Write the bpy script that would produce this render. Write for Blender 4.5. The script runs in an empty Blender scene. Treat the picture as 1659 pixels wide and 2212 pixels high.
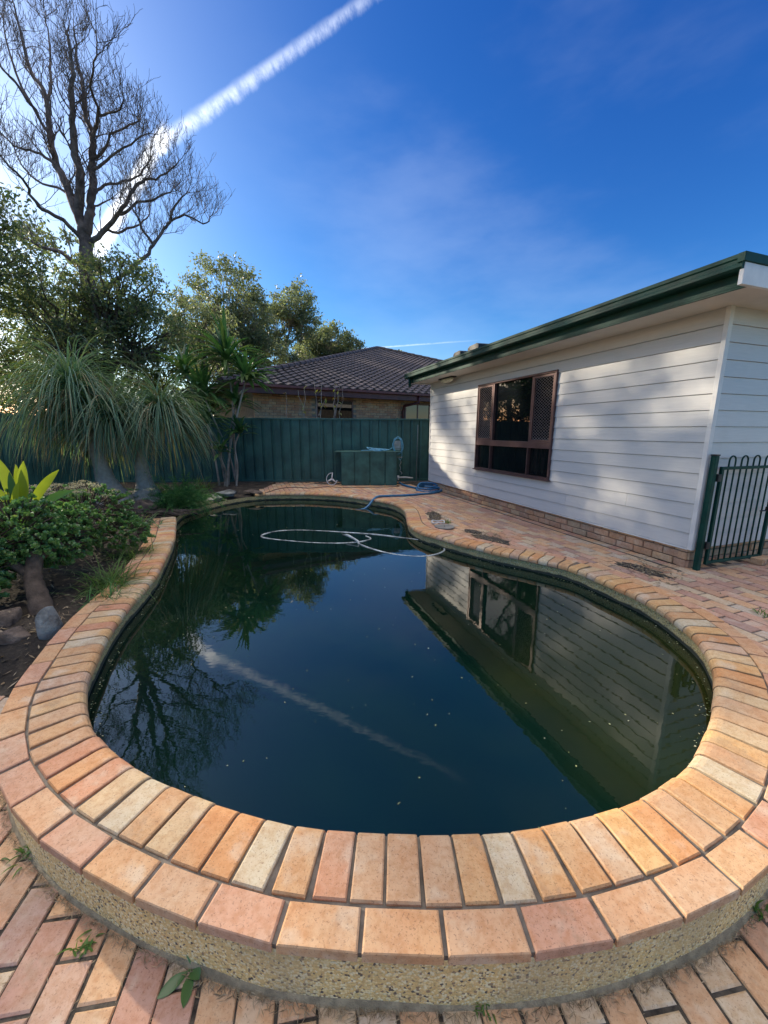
import bpy, math, random
import numpy as np
from math import sin, cos, pi, radians
from mathutils import Vector, Matrix, Quaternion
random.seed(7); rng = np.random.default_rng(7)
S = bpy.context.scene
COL = S.collection

# ------------------------------------------------------------------ camera
cam = bpy.data.cameras.new('camera'); camo = bpy.data.objects.new('camera', cam); COL.objects.link(camo)
camo.location = (0, 0, 1.429)
th, ro = radians(11.577), radians(.162)
F = Vector((0, cos(th), -sin(th))); U0 = Vector((0, sin(th), cos(th))); R0 = Vector((1, 0, 0))
Rr = R0*cos(ro)+U0*sin(ro); Ur = U0*cos(ro)-R0*sin(ro)
camo.rotation_euler = Matrix((Rr, Ur, -F)).transposed().to_euler()
cam.sensor_fit = 'HORIZONTAL'; cam.sensor_width = 36; cam.lens = 36*847.27/1659
cam.clip_start = .05; cam.clip_end = 3000
S.camera = camo
S.view_settings.view_transform = 'Standard'; S.view_settings.look = 'None'
S.view_settings.exposure = 0.95; S.view_settings.gamma = 1

# ------------------------------------------------------------------ sun + sky
SUN_AZ, SUN_EL = -60.0, 22.0           # bearing measured from +Y towards +X
SD = Vector((sin(radians(SUN_AZ))*cos(radians(SUN_EL)), cos(radians(SUN_AZ))*cos(radians(SUN_EL)), sin(radians(SUN_EL))))
sl = bpy.data.lights.new('sun', 'SUN'); sl.energy = 3.9; sl.angle = radians(.8); sl.color = (1, .87, .68)
so = bpy.data.objects.new('sun', sl); COL.objects.link(so); so.rotation_euler = SD.to_track_quat('Z', 'Y').to_euler(); so.location = SD*30

W = bpy.data.worlds.new('World'); S.world = W; W.use_nodes = True
nt = W.node_tree; nt.nodes.clear()
def N(nt, t, **k):
    n = nt.nodes.new(t)
    for a, b in k.items(): setattr(n, a, b)
    return n
def setin(nt, sock, v):
    if hasattr(v, 'links') or isinstance(v, bpy.types.NodeSocket): nt.links.new(v, sock)
    else: sock.default_value = v
def M(nt, op, a, b=None, c=None, clamp=False):
    n = N(nt, 'ShaderNodeMath', operation=op, use_clamp=clamp)
    setin(nt, n.inputs[0], a)
    if b is not None: setin(nt, n.inputs[1], b)
    if c is not None: setin(nt, n.inputs[2], c)
    return n.outputs[0]
def VM(nt, op, a, b):
    n = N(nt, 'ShaderNodeVectorMath', operation=op); setin(nt, n.inputs[0], a); setin(nt, n.inputs[1], b)
    return n.outputs['Value'] if op == 'DOT_PRODUCT' else n.outputs[0]
def smooth(nt, v, a, b, lo=0., hi=1.):
    n = N(nt, 'ShaderNodeMapRange', interpolation_type='SMOOTHSTEP')
    setin(nt, n.inputs[0], v); n.inputs[1].default_value = a; n.inputs[2].default_value = b
    n.inputs[3].default_value = lo; n.inputs[4].default_value = hi
    return n.outputs[0]
def noise(nt, vec, scale, detail=4, rough=.5):
    n = N(nt, 'ShaderNodeTexNoise'); setin(nt, n.inputs['Vector'], vec)
    n.inputs['Scale'].default_value = scale; n.inputs['Detail'].default_value = detail; n.inputs['Roughness'].default_value = rough
    return n.outputs[0]
def mix(nt, fac, a, b, bt='MIX'):
    n = N(nt, 'ShaderNodeMix', data_type='RGBA', blend_type=bt); setin(nt, n.inputs[0], fac)
    for s, v in ((6, a), (7, b)):
        if isinstance(v, tuple): v = (*v[:3], 1)
        setin(nt, n.inputs[s], v)
    return n.outputs[2]
sky = N(nt, 'ShaderNodeTexSky', sky_type='NISHITA'); sky.sun_disc = False
sky.sun_elevation = radians(SUN_EL); sky.sun_rotation = radians(SUN_AZ)
sky.ozone_density = 3.2; sky.air_density = 1.0; sky.dust_density = .35
tc = N(nt, 'ShaderNodeTexCoord').outputs['Generated']
hs = N(nt, 'ShaderNodeHueSaturation'); hs.inputs['Saturation'].default_value = 1.12; nt.links.new(sky.outputs[0], hs.inputs['Color'])
sp_ = N(nt, 'ShaderNodeSeparateColor'); nt.links.new(hs.outputs[0], sp_.inputs[0]); cb_ = N(nt, 'ShaderNodeCombineColor')
for i_, (k_, p_) in enumerate(((.38, 1.7), (.58, 1.38), (1.16, 1.0))): nt.links.new(M(nt, 'MULTIPLY', M(nt, 'POWER', sp_.outputs[i_], p_), k_), cb_.inputs[i_])
skyc = cb_.outputs[0]
def vec(n): return (n[0], n[1], n[2])
def band(a, b, w0, w1, soft, streak, seed):
    a, b = Vector(a).normalized(), Vector(b).normalized(); n = a.cross(b).normalized(); t = (b-a).normalized(); ca, cb = a.dot(t), b.dot(t)
    dn = VM(nt, 'DOT_PRODUCT', tc, vec(n)); al = VM(nt, 'DOT_PRODUCT', tc, vec(t))
    u = M(nt, 'DIVIDE', M(nt, 'SUBTRACT', al, ca), cb-ca)
    cmb = N(nt, 'ShaderNodeCombineXYZ'); setin(nt, cmb.inputs[0], M(nt, 'MULTIPLY', al, streak)); setin(nt, cmb.inputs[1], M(nt, 'MULTIPLY', dn, streak*.45)); cmb.inputs[2].default_value = seed
    nz = noise(nt, cmb.outputs[0], 1.0, 9, .72)
    wid = M(nt, 'ADD', w0, M(nt, 'MULTIPLY', u, w1-w0))
    dist = M(nt, 'DIVIDE', M(nt, 'ABSOLUTE', M(nt, 'ADD', dn, M(nt, 'MULTIPLY', M(nt, 'SUBTRACT', nz, .5), w0*1.2))), wid)
    m = smooth(nt, dist, 1.0, 1.0-soft)
    core = M(nt, 'ADD', .30, M(nt, 'MULTIPLY', smooth(nt, nz, .32, .68), .70))
    side = M(nt, 'ADD', .72, M(nt, 'MULTIPLY', smooth(nt, M(nt, 'DIVIDE', dn, wid), -.5, .9), .5))
    front = smooth(nt, VM(nt, 'DOT_PRODUCT', tc, vec((a+b).normalized())), .5, .6)
    ends = M(nt, 'MULTIPLY', smooth(nt, u, -.06, .06), smooth(nt, u, 1.06, .98))
    return M(nt, 'MULTIPLY', M(nt, 'MULTIPLY', m, M(nt, 'MULTIPLY', core, side)), M(nt, 'MULTIPLY', front, ends)), u
c1, u1 = band((.1735, .7382, .7561), (-.400, .785, .472), .0088, .0165, 1.0, 58, 1.)
c2, u2 = band((-.372, .783, .499), (-.53, .79, .31), .0145, .019, .7, 42, 4.)
c3, u3 = band((-.09, .979, .188), (.205, .958, .205), .0026, .0022, .8, 30, 9.)
fade1 = M(nt, 'ADD', .10, M(nt, 'MULTIPLY', u1, .66)); fade3 = M(nt, 'SUBTRACT', .8, M(nt, 'MULTIPLY', u3, .7))
# thin cirrus veils
cir = noise(nt, M(nt, 'ADD', 0, 0), 1)  # replaced below
mp = N(nt, 'ShaderNodeMapping'); setin(nt, mp.inputs['Vector'], tc); mp.inputs['Scale'].default_value = (1.6, 1.0, 4.2); mp.inputs['Rotation'].default_value = (0, .55, .2)
cir = noise(nt, mp.outputs[0], 1.05, 6, .55)
near = smooth(nt, VM(nt, 'DOT_PRODUCT', tc, tuple(Vector((.26, .86, .44)).normalized())), .80, .985)
cirm = M(nt, 'MULTIPLY', M(nt, 'MULTIPLY', smooth(nt, cir, .42, .75), near), .12)
# glare of hazy air around the sun
ds = M(nt, 'MAXIMUM', VM(nt, 'DOT_PRODUCT', tc, tuple(SD)), 0.0)
gl = M(nt, 'ADD', M(nt, 'MULTIPLY', M(nt, 'POWER', ds, 9.), 4.8), M(nt, 'MULTIPLY', M(nt, 'POWER', ds, 90.), 16.))
colr = mix(nt, cirm, skyc, (7.0, 7.8, 9.4))
colr = mix(nt, M(nt, 'MULTIPLY', c1, fade1), colr, (10.5, 11.2, 12.2))
colr = mix(nt, M(nt, 'MULTIPLY', c2, 1.0), colr, (16., 16., 16.))
colr = mix(nt, M(nt, 'MULTIPLY', c3, fade3), colr, (8.6, 9.6, 10.6))
gm = N(nt, 'ShaderNodeVectorMath', operation='SCALE'); gm.inputs[0].default_value = (1, .95, .86); setin(nt, gm.inputs['Scale'], gl)
ad = VM(nt, 'ADD', colr, gm.outputs[0])
# warm bright cap added to the unseen zenith as fill light for shaded ground
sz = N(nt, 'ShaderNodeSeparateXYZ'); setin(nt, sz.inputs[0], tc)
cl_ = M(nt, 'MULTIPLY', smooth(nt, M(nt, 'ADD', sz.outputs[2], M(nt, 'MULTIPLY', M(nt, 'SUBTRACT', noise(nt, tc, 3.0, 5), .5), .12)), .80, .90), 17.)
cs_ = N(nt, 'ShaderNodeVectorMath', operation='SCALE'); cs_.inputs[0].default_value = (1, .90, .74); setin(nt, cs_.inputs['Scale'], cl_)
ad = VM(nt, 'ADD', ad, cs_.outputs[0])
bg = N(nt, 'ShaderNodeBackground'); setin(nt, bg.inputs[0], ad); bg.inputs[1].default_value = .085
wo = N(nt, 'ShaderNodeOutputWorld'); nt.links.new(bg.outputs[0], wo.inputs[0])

# ------------------------------------------------------------------ materials
def newmat(name):
    m = bpy.data.materials.new(name); m.use_nodes = True
    t = m.node_tree; b = t.nodes['Principled BSDF']
    return m, t, b
def ocoord(t): return N(t, 'ShaderNodeTexCoord').outputs['Object']
def bump(t, b, h, strength=.3, dist=.01):
    n = N(t, 'ShaderNodeBump'); n.inputs['Strength'].default_value = strength; n.inputs['Distance'].default_value = dist
    setin(t, n.inputs['Height'], h); t.links.new(n.outputs[0], b.inputs['Normal'])
def ramp(t, fac, stops, interp='LINEAR'):
    r = N(t, 'ShaderNodeValToRGB'); r.color_ramp.interpolation = interp; e = r.color_ramp.elements
    while len(e) < len(stops): e.new(.5)
    for i, (p, c) in enumerate(stops): e[i].position = p; e[i].color = (*c, 1)
    setin(t, r.inputs[0], fac); return r.outputs[0]
def rpi(t): return N(t, 'ShaderNodeNewGeometry').outputs['Random Per Island']
def plain(name, c, rough=.6, var=.12, scale=8, metal=0, bumps=.15, spec=.5, bdist=.004):
    m, t, b = newmat(name); oc = ocoord(t)
    nz = noise(t, oc, scale, 6, .6)
    dk = tuple(x*(1-var*2) for x in c); lt = tuple(min(1, x*(1+var)) for x in c)
    setin(t, b.inputs['Base Color'], mix(t, smooth(t, nz, .25, .75), dk, lt))
    b.inputs['Roughness'].default_value = rough; b.inputs['Metallic'].default_value = metal; b.inputs['Specular IOR Level'].default_value = spec
    if bumps: bump(t, b, noise(t, oc, scale*9, 5, .6), bumps, bdist)
    return m
def leafmat(name, cols, trans=.35, rough=.45, spec=.4):
    m, t, b = newmat(name)
    c = ramp(t, rpi(t), [(i/(max(1, len(cols)-1)), k) for i, k in enumerate(cols)])
    c = mix(t, smooth(t, noise(t, ocoord(t), 1.3, 3), .35, .7), c, mix(t, 1., c, (.62, .66, .6), 'MULTIPLY'))
    setin(t, b.inputs['Base Color'], c); b.inputs['Roughness'].default_value = rough; b.inputs['Specular IOR Level'].default_value = spec
    tr = N(t, 'ShaderNodeBsdfTranslucent'); setin(t, tr.inputs[0], mix(t, 1., c, (1.45, 1.45, .85), 'MULTIPLY'))
    mx = N(t, 'ShaderNodeMixShader'); mx.inputs[0].default_value = trans
    t.links.new(b.outputs[0], mx.inputs[1]); t.links.new(tr.outputs[0], mx.inputs[2]); t.links.new(mx.outputs[0], t.nodes['Material Output'].inputs[0])
    return m
def brickmat(name, stops, speck=.5, dirt=.5, bs=.35):
    m, t, b = newmat(name); oc = ocoord(t)
    c = ramp(t, rpi(t), stops, 'CONSTANT')
    big = noise(t, oc, 9, 4, .6)
    c = mix(t, smooth(t, big, .3, .7, 0, .55), c, mix(t, 1., c, (.92, .74, .62), 'MULTIPLY'))
    c = mix(t, smooth(t, noise(t, oc, 3.1, 3), .45, .75, 0, .35), c, (.50, .42, .30))
    c = mix(t, smooth(t, noise(t, oc, 38, 5, .7), .40, .66, 0, .7), c, mix(t, 1., c, (.80, .68, .55), 'MULTIPLY'))
    c = mix(t, smooth(t, noise(t, oc, 5.5, 4, .6), .54, .70, 0, .45), c, (.62, .55, .42))
    c = mix(t, smooth(t, noise(t, oc, 2.4, 7, .75), .55, .64, 0, .38), c, (.30, .22, .15))
    sp = smooth(t, noise(t, oc, 150, 3, .7), .585, .64)
    c = mix(t, M(t, 'MULTIPLY', sp, speck), c, (.13, .06, .035))
    gr = smooth(t, noise(t, oc, 1.6, 6, .7), .5, .72)
    c = mix(t, M(t, 'MULTIPLY', gr, dirt), c, (.17, .14, .11))
    setin(t, b.inputs['Base Color'], c); b.inputs['Roughness'].default_value = .78; b.inputs['Specular IOR Level'].default_value = .3
    bump(t, b, M(t, 'ADD', noise(t, oc, 160, 4, .7), M(t, 'MULTIPLY', noise(t, oc, 22, 3), .8)), bs, .004)
    return m
BR = [(0, (.60, .33, .15)), (.13, (.56, .35, .18)), (.27, (.63, .41, .19)), (.40, (.55, .29, .17)), (.50, (.58, .44, .26)), (.64, (.55, .36, .21)), (.76, (.60, .37, .18)), (.86, (.57, .50, .35)), (.93, (.54, .38, .26))]
mCop = brickmat('coping_brick', BR, .5, .12)
mCopO = brickmat('coping_outer_brick', [(0, (.60, .38, .22)), (.2, (.55, .32, .21)), (.4, (.61, .39, .21)), (.6, (.58, .35, .23)), (.8, (.62, .37, .19))], .5, .12)
mPav = brickmat('deck_brick', [(0, (.55, .34, .22)), (.16, (.61, .41, .25)), (.32, (.58, .37, .27)), (.46, (.48, .30, .23)), (.58, (.60, .49, .34)), (.72, (.66, .43, .25)), (.86, (.55, .47, .37)), (.94, (.42, .29, .24))], .4, .3)
mWallB = brickmat('clinker_brick', [(0, (.56, .34, .20)), (.2, (.64, .43, .25)), (.4, (.48, .29, .19)), (.6, (.60, .38, .25)), (.8, (.54, .40, .26))], .4, .3)
mNbB = brickmat('neighbour_brick', [(0, (.66, .38, .23)), (.2, (.74, .48, .29)), (.4, (.58, .32, .20)), (.6, (.70, .44, .27)), (.8, (.64, .46, .3))], .4, .2)
mMort = plain('mortar', (.17, .15, .12), .95, .3, 12, bumps=.5)
mMort2 = plain('dark_joint_grit', (.075, .065, .05), .95, .4, 22, bumps=.8)
mMortN = plain('wall_mortar', (.30, .26, .21), .9, .15, 12)
mWhite = None
def cladmat():
    m, t, b = newmat('painted_weatherboard'); oc = ocoord(t)
    mp = N(t, 'ShaderNodeMapping'); setin(t, mp.inputs['Vector'], oc); mp.inputs['Rotation'].default_value = (0, 0, radians(70.97)); mp.inputs['Scale'].default_value = (3.2, 3.2, 60)
    g = noise(t, mp.outputs[0], 1.4, 6, .65)
    c = mix(t, smooth(t, g, .3, .75), (.57, .565, .54), (.63, .62, .59))
    c = mix(t, smooth(t, noise(t, oc, 2.2, 6, .7), .52, .8, 0, .3), c, (.47, .455, .41))
    setin(t, b.inputs['Base Color'], c); b.inputs['Roughness'].default_value = .42
    bump(t, b, g, .35, .0025); return m
mClad = cladmat()
mTrim = plain('white_trim_paint', (.74, .73, .69), .45, .06, 5, bumps=.05)
mSoff = plain('cream_soffit_paint', (.66, .63, .55), .6, .05, 3, bumps=.05)
mGreenM = plain('green_painted_steel', (.004, .050, .036), .55, .2, 5, bumps=.05, spec=.22)
mGreenF = plain('green_fence_steel', (.04, .125, .105), .5, .22, 2.2, bumps=.08)
mGreenF2 = plain('green_box_boards', (.045, .13, .105), .62, .25, 3, bumps=.2)
mMossRoof = plain('dark_roof_tile_moss', (.055, .062, .055), .9, .4, 10, bumps=.6)
mTile = plain('brown_roof_tile', (.062, .046, .044), .62, .45, 6, bumps=.5, bdist=.01)
mMaroon = plain('maroon_paint', (.125, .032, .030), .5, .2, 4)
mBronze = plain('bronze_aluminium', (.13, .068, .062), .4, .15, 5, metal=.2, bumps=.03)
mBlackG, t_, b_ = newmat('dark_glass'); b_.inputs['Base Color'].default_value = (.006, .008, .009, 1); b_.inputs['Roughness'].default_value = .015; b_.inputs['Specular IOR Level'].default_value = .6
bump(t_, b_, noise(t_, ocoord(t_), 1.5, 2), .03, .01)
mInter = plain('dark_curtain', (.03, .025, .025), .9, .3, 6)
mMesh = plain('security_mesh_metal', (.32, .26, .24), .5, .1, 10)
mSoil, t_, b_ = newmat('garden_soil'); oc_ = ocoord(t_)
c_ = ramp(t_, noise(t_, oc_, 5, 8, .7), [(.3, (.018, .014, .010)), (.5, (.05, .04, .028)), (.62, (.10, .08, .055)), (.75, (.15, .125, .09))])
setin(t_, b_.inputs['Base Color'], c_); b_.inputs['Roughness'].default_value = 1; bump(t_, b_, noise(t_, oc_, 30, 8, .75), 1., .04)
mSoilD = plain('dusty_deck_dirt', (.13, .11, .085), 1., .5, 30, bumps=1., bdist=.02)
mStraw = leafmat('dry_litter', [(.34, .26, .16), (.20, .14, .08), (.46, .38, .26), (.13, .09, .055)], .15, .8)
mGrassG = plain('lawn_ground', (.06, .08, .03), .95, .3, 3, bumps=.6)
def pebmat():
    m, t, b = newmat('exposed_pebble_render'); oc = ocoord(t)
    v = N(t, 'ShaderNodeTexVoronoi'); setin(t, v.inputs['Vector'], oc); v.inputs['Scale'].default_value = 135
    sep = N(t, 'ShaderNodeSeparateColor'); t.links.new(v.outputs['Color'], sep.inputs[0])
    c = ramp(t, sep.outputs[0], [(0, (.80, .56, .22)), (.3, (.90, .70, .34)), (.5, (.74, .50, .20)), (.64, (.92, .78, .46)), (.82, (.36, .24, .13)), (.89, (.12, .09, .07)), (.93, (.80, .56, .24))], 'CONSTANT')
    c = mix(t, smooth(t, v.outputs['Distance'], .5, .85, 0, .4), c, (.40, .30, .15))
    ld = smooth(t, noise(t, oc, 4, 4), .5, .72, 0, .45)
    c = mix(t, ld, c, (.42, .34, .2))
    sx = N(t, 'ShaderNodeSeparateXYZ'); setin(t, sx.inputs[0], oc)
    wl = smooth(t, M(t, 'ADD', sx.outputs[2], M(t, 'MULTIPLY', noise(t, oc, 9, 3), .05)), -.075, -.10)
    inner = c
    setin(t, b.inputs['Base Color'], c); b.inputs['Roughness'].default_value = .8
    bump(t, b, M(t, 'SUBTRACT', 1., v.outputs['Distance']), .9, .004); return m
mPeb = pebmat()
mPebIn = pebmat(); mPebIn.name = 'algae_stained_pebble'
t_ = mPebIn.node_tree; b_ = t_.nodes['Principled BSDF']; lk = b_.inputs['Base Color'].links[0].from_socket
sx_ = N(t_, 'ShaderNodeSeparateXYZ'); oc_ = ocoord(t_); setin(t_, sx_.inputs[0], oc_)
wl_ = smooth(t_, M(t_, 'ADD', sx_.outputs[2], M(t_, 'MULTIPLY', noise(t_, oc_, 7, 4), .05)), -.088, -.105)
setin(t_, b_.inputs['Base Color'], mix(t_, wl_, mix(t_, 1., lk, (.75, .78, .72), 'MULTIPLY'), (.045, .05, .035)))
mConc = plain('cement_skirt', (.46, .37, .23), .95, .2, 26, bumps=1., bdist=.01)
# pool water: dark, algae-laden, nearly still
mWat, t_, b_ = newmat('dark_pool_water'); oc_ = ocoord(t_)
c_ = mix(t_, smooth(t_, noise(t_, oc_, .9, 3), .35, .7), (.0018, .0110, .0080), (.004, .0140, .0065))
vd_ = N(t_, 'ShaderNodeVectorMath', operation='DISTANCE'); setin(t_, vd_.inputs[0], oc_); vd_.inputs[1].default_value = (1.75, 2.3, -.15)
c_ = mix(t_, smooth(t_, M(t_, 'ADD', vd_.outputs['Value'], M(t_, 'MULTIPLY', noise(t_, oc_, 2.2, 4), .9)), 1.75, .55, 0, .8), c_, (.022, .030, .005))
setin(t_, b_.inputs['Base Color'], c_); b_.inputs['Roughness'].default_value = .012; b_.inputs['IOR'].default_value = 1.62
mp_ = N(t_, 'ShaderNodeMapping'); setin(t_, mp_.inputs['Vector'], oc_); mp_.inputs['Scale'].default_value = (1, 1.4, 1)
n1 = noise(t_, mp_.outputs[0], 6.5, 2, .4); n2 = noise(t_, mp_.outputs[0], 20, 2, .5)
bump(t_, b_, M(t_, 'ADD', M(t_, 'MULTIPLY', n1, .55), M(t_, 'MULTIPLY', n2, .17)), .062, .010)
mHoseB = plain('blue_pool_hose', (.035, .17, .33), .45, .15, 10)
mHoseL = plain('light_blue_hose', (.16, .45, .62), .4, .1, 10)
mHoseW = plain('white_ribbed_hose', (.52, .55, .52), .5, .45, 7)
mHoseD = plain('algae_coated_hose', (.14, .17, .13), .6, .3, 14)
mPlasW = plain('white_plastic', (.68, .68, .66), .4, .08, 8, bumps=.03)
mGreyL = plain('grey_pvc_lid', (.24, .23, .2), .7, .2, 10)
mBlack = plain('black_plastic', (.012, .012, .013), .5, .1, 8)
mSteel = plain('grey_metal_bracket', (.35, .36, .36), .4, .1, 8, metal=.7)
mLamp = plain('yellowed_diffuser', (.85, .80, .58), .4, .1, 8)
mRock = plain('grey_garden_rock', (.24, .26, .25), .85, .45, 5, bumps=.9, bdist=.02)
mRockB = plain('brown_garden_rock', (.17, .13, .10), .9, .4, 6, bumps=.9, bdist=.02)
mBark = plain('grey_brown_bark', (.10, .078, .06), .95, .35, 7, bumps=.8, bdist=.02)
mBarkD = plain('dead_branch_bark', (.17, .135, .12), .9, .35, 5, bumps=.6, bdist=.02)
mBarkP = plain('smooth_palm_bark', (.40, .35, .27), .9, .12, 16, bumps=.8, bdist=.015)
mBarkE = plain('pale_eucalypt_bark', (.36, .31, .25), .8, .3, 3, bumps=.4, bdist=.02)
mBarkJ = plain('succulent_stem_bark', (.12, .085, .06), .9, .3, 12, bumps=.9, bdist=.012)
mLEuc = leafmat('eucalypt_leaves', [(.15, .19, .115), (.21, .25, .145), (.11, .15, .095), (.28, .30, .18), (.18, .23, .135)], .45)
mLDark = leafmat('dark_fig_leaves', [(.09, .14, .08), (.14, .20, .10), (.11, .17, .09), (.22, .22, .12), (.10, .16, .09)], .5)
mLWarm = leafmat('sunlit_backyard_leaves', [(.07, .13, .03), (.12, .15, .04), (.055, .09, .03), (.18, .17, .05)], .45)
mLPony = leafmat('ponytail_blades', [(.12, .24, .15), (.18, .31, .20), (.085, .18, .12), (.26, .34, .17), (.15, .28, .18)], .4, .4, .6)
mLPonyD = leafmat('ponytail_dry_blades', [(.40, .32, .18), (.28, .21, .12), (.46, .38, .22), (.20, .20, .09)], .3, .6)
mLCord = leafmat('strap_leaves', [(.07, .18, .055), (.10, .23, .07), (.05, .13, .045), (.16, .24, .07)], .38, .35, .6)
mLJade = leafmat('succulent_leaves', [(.12, .25, .08), (.17, .33, .10), (.08, .19, .06), (.26, .36, .12)], .3, .3, .7)
mLFern = leafmat('fern_needles', [(.06, .20, .055), (.10, .27, .07), (.045, .14, .04)], .3, .6)
mLBrom = leafmat('yellow_backlit_leaves', [(.20, .30, .03), (.30, .36, .04), (.14, .24, .03)], .55, .35)
mLGrass = leafmat('grass_blades', [(.10, .22, .05), (.15, .25, .06), (.07, .14, .035)], .4, .5)
mFlower = leafmat('dry_flower_heads', [(.42, .38, .30), (.30, .27, .22), (.5, .47, .4)], .3, .8)
mLYel = leafmat('yellowing_leaves', [(.30, .34, .06), (.20, .22, .06), (.22, .13, .06)], .4)

# ------------------------------------------------------------------ mesh builder
class MB:
    def __init__(s): s.v = []; s.f = []; s.n = 0
    def add(s, V, Fc):
        V = np.asarray(V, float).reshape(-1, 3); s.v.append(V)
        s.f.extend([tuple(int(i)+s.n for i in f) for f in Fc]); s.n += len(V)
    def box(s, c, sz, rot=0, ax=None):
        x, y, z = [k/2 for k in sz]
        P = np.array([[a*x, b*y, d*z] for d in (-1, 1) for a, b in ((-1, -1), (1, -1), (1, 1), (-1, 1))])
        if ax is not None: P = P@np.array(ax, float)
        elif rot: cr, sr = cos(rot), sin(rot); P = P@np.array([[cr, sr, 0], [-sr, cr, 0], [0, 0, 1]])
        s.add(P+np.array(c), [(3, 2, 1, 0), (4, 5, 6, 7), (0, 1, 5, 4), (1, 2, 6, 5), (2, 3, 7, 6), (3, 0, 4, 7)])
    def prism(s, pts, z0, z1):
        n = len(pts); P = [(*p[:2], z0) for p in pts]+[(*p[:2], z1) for p in pts]
        s.add(P, [tuple(range(n-1, -1, -1)), tuple(range(n, 2*n))]+[(i, (i+1) % n, n+(i+1) % n, n+i) for i in range(n)])
    def tube(s, pts, rad, k=6, cap=True):
        pts = np.array(pts, float); n = len(pts)
        rad = np.full(n, rad, float) if np.isscalar(rad) else np.array(rad, float)
        T = np.gradient(pts, axis=0); T /= np.linalg.norm(T, axis=1)[:, None]+1e-9
        u = np.cross(T[0], (0, 0, 1.)); 
        if np.linalg.norm(u) < .1: u = np.cross(T[0], (1., 0, 0))
        u /= np.linalg.norm(u); V = []
        a = np.arange(k)*2*pi/k
        for i in range(n):
            u = u-T[i]*(u@T[i]); u /= np.linalg.norm(u)+1e-9; w = np.cross(T[i], u)
            V.append(pts[i]+rad[i]*(np.cos(a)[:, None]*u+np.sin(a)[:, None]*w))
        Fc = [(i*k+j, i*k+(j+1) % k, (i+1)*k+(j+1) % k, (i+1)*k+j) for i in range(n-1) for j in range(k)]
        if cap: Fc += [tuple(range(k-1, -1, -1)), tuple((n-1)*k+j for j in range(k))]
        s.add(np.concatenate(V), Fc)
    def brick(s, q, z, h, bev=.004):
        q = np.array(q, float)[:, :2]; c = q.mean(0); d = c-q; L = np.linalg.norm(d, axis=1)[:, None]
        q2 = q+d/L*bev*1.5
        P = np.concatenate([np.c_[q, np.full(4, z-h)], np.c_[q, np.full(4, z-bev)], np.c_[q2, np.full(4, z)]])
        s.add(P, [(i, (i+1) % 4, 4+(i+1) % 4, 4+i) for i in range(4)]+[(4+i, 4+(i+1) % 4, 8+(i+1) % 4, 8+i) for i in range(4)]+[(8, 9, 10, 11)])
    def quads(s, P):
        P = np.asarray(P, float); m = len(P)  # m x 4 x 3
        b = s.n; s.v.append(P.reshape(-1, 3)); s.f.extend([(b+4*i, b+4*i+1, b+4*i+2, b+4*i+3) for i in range(m)]); s.n += 4*m
    def ribbon(s, pts, wid, up=None, fold=0.):
        pts = np.array(pts, float); n = len(pts); T = np.gradient(pts, axis=0)
        T /= np.linalg.norm(T, axis=1)[:, None]+1e-9
        side = np.cross(T, up if up is not None else (0, 0, 1.)); side /= np.linalg.norm(side, axis=1)[:, None]+1e-6
        nr = np.cross(side, T)
        w = np.array(wid, float)[:, None]/2
        if fold:
            V = np.stack([pts-side*w+nr*w*fold, pts, pts+side*w+nr*w*fold], 1).reshape(-1, 3)
            Fc = []
            for i in range(n-1): Fc += [(3*i, 3*i+1, 3*i+4, 3*i+3), (3*i+1, 3*i+2, 3*i+5, 3*i+4)]
        else:
            V = np.stack([pts-side*w, pts+side*w], 1).reshape(-1, 3); Fc = [(2*i, 2*i+1, 2*i+3, 2*i+2) for i in range(n-1)]
        s.add(V, Fc)
    def build(s, name, mat, parent=None, smooth=False, col=None):
        me = bpy.data.meshes.new(name)
        V = np.concatenate(s.v) if s.v else np.zeros((0, 3))
        if parent is not None: V = V-np.array(parent.matrix_world.translation if parent.parent is None else parent.parent.location)
        me.from_pydata(V.tolist(), [], s.f); me.update()
        if isinstance(mat, (list, tuple)):
            for m in mat: me.materials.append(m)
        else: me.materials.append(mat)
        if smooth: me.polygons.foreach_set('use_smooth', [True]*len(me.polygons))
        o = bpy.data.objects.new(name, me); COL.objects.link(o)
        if parent is not None: o.parent = parent
        return o
def tag(o, label=None, cat=None, group=None, kind=None):
    if label: o['label'] = label
    if cat: o['category'] = cat
    if group: o['group'] = group
    if kind: o['kind'] = kind
    return o
def thing(name, label, cat, loc=(0, 0, 0), group=None):
    o = bpy.data.objects.new(name, None); COL.objects.link(o); o.location = loc; o.empty_display_size = .2
    bpy.context.view_layer.update()
    return tag(o, label, cat, group)
def struct(o): o['kind'] = 'structure'; return o
def bev(o, w=.004, seg=2):
    m = o.modifiers.new('bevel', 'BEVEL'); m.width = w; m.segments = seg; m.limit_method = 'ANGLE'; return o

# house frame: s along the wall (far end -> near end), n out of the wall towards the pool
HA = np.array([1.17, 10.066]); hb = radians(-19.028); HD = np.array([-sin(hb), -cos(hb)]); HN = np.array([HD[1], -HD[0]])
def hp(s, n, z): p = HA+HD*s+HN*n; return (p[0], p[1], z)
HAX = [[*HD, 0], [*HN, 0], [0, 0, 1]]
def hbox(mb, s0, s1, n0, n1, z0, z1): mb.box(hp((s0+s1)/2, (n0+n1)/2, (z0+z1)/2), (s1-s0, n1-n0, z1-z0), ax=HAX)

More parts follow.
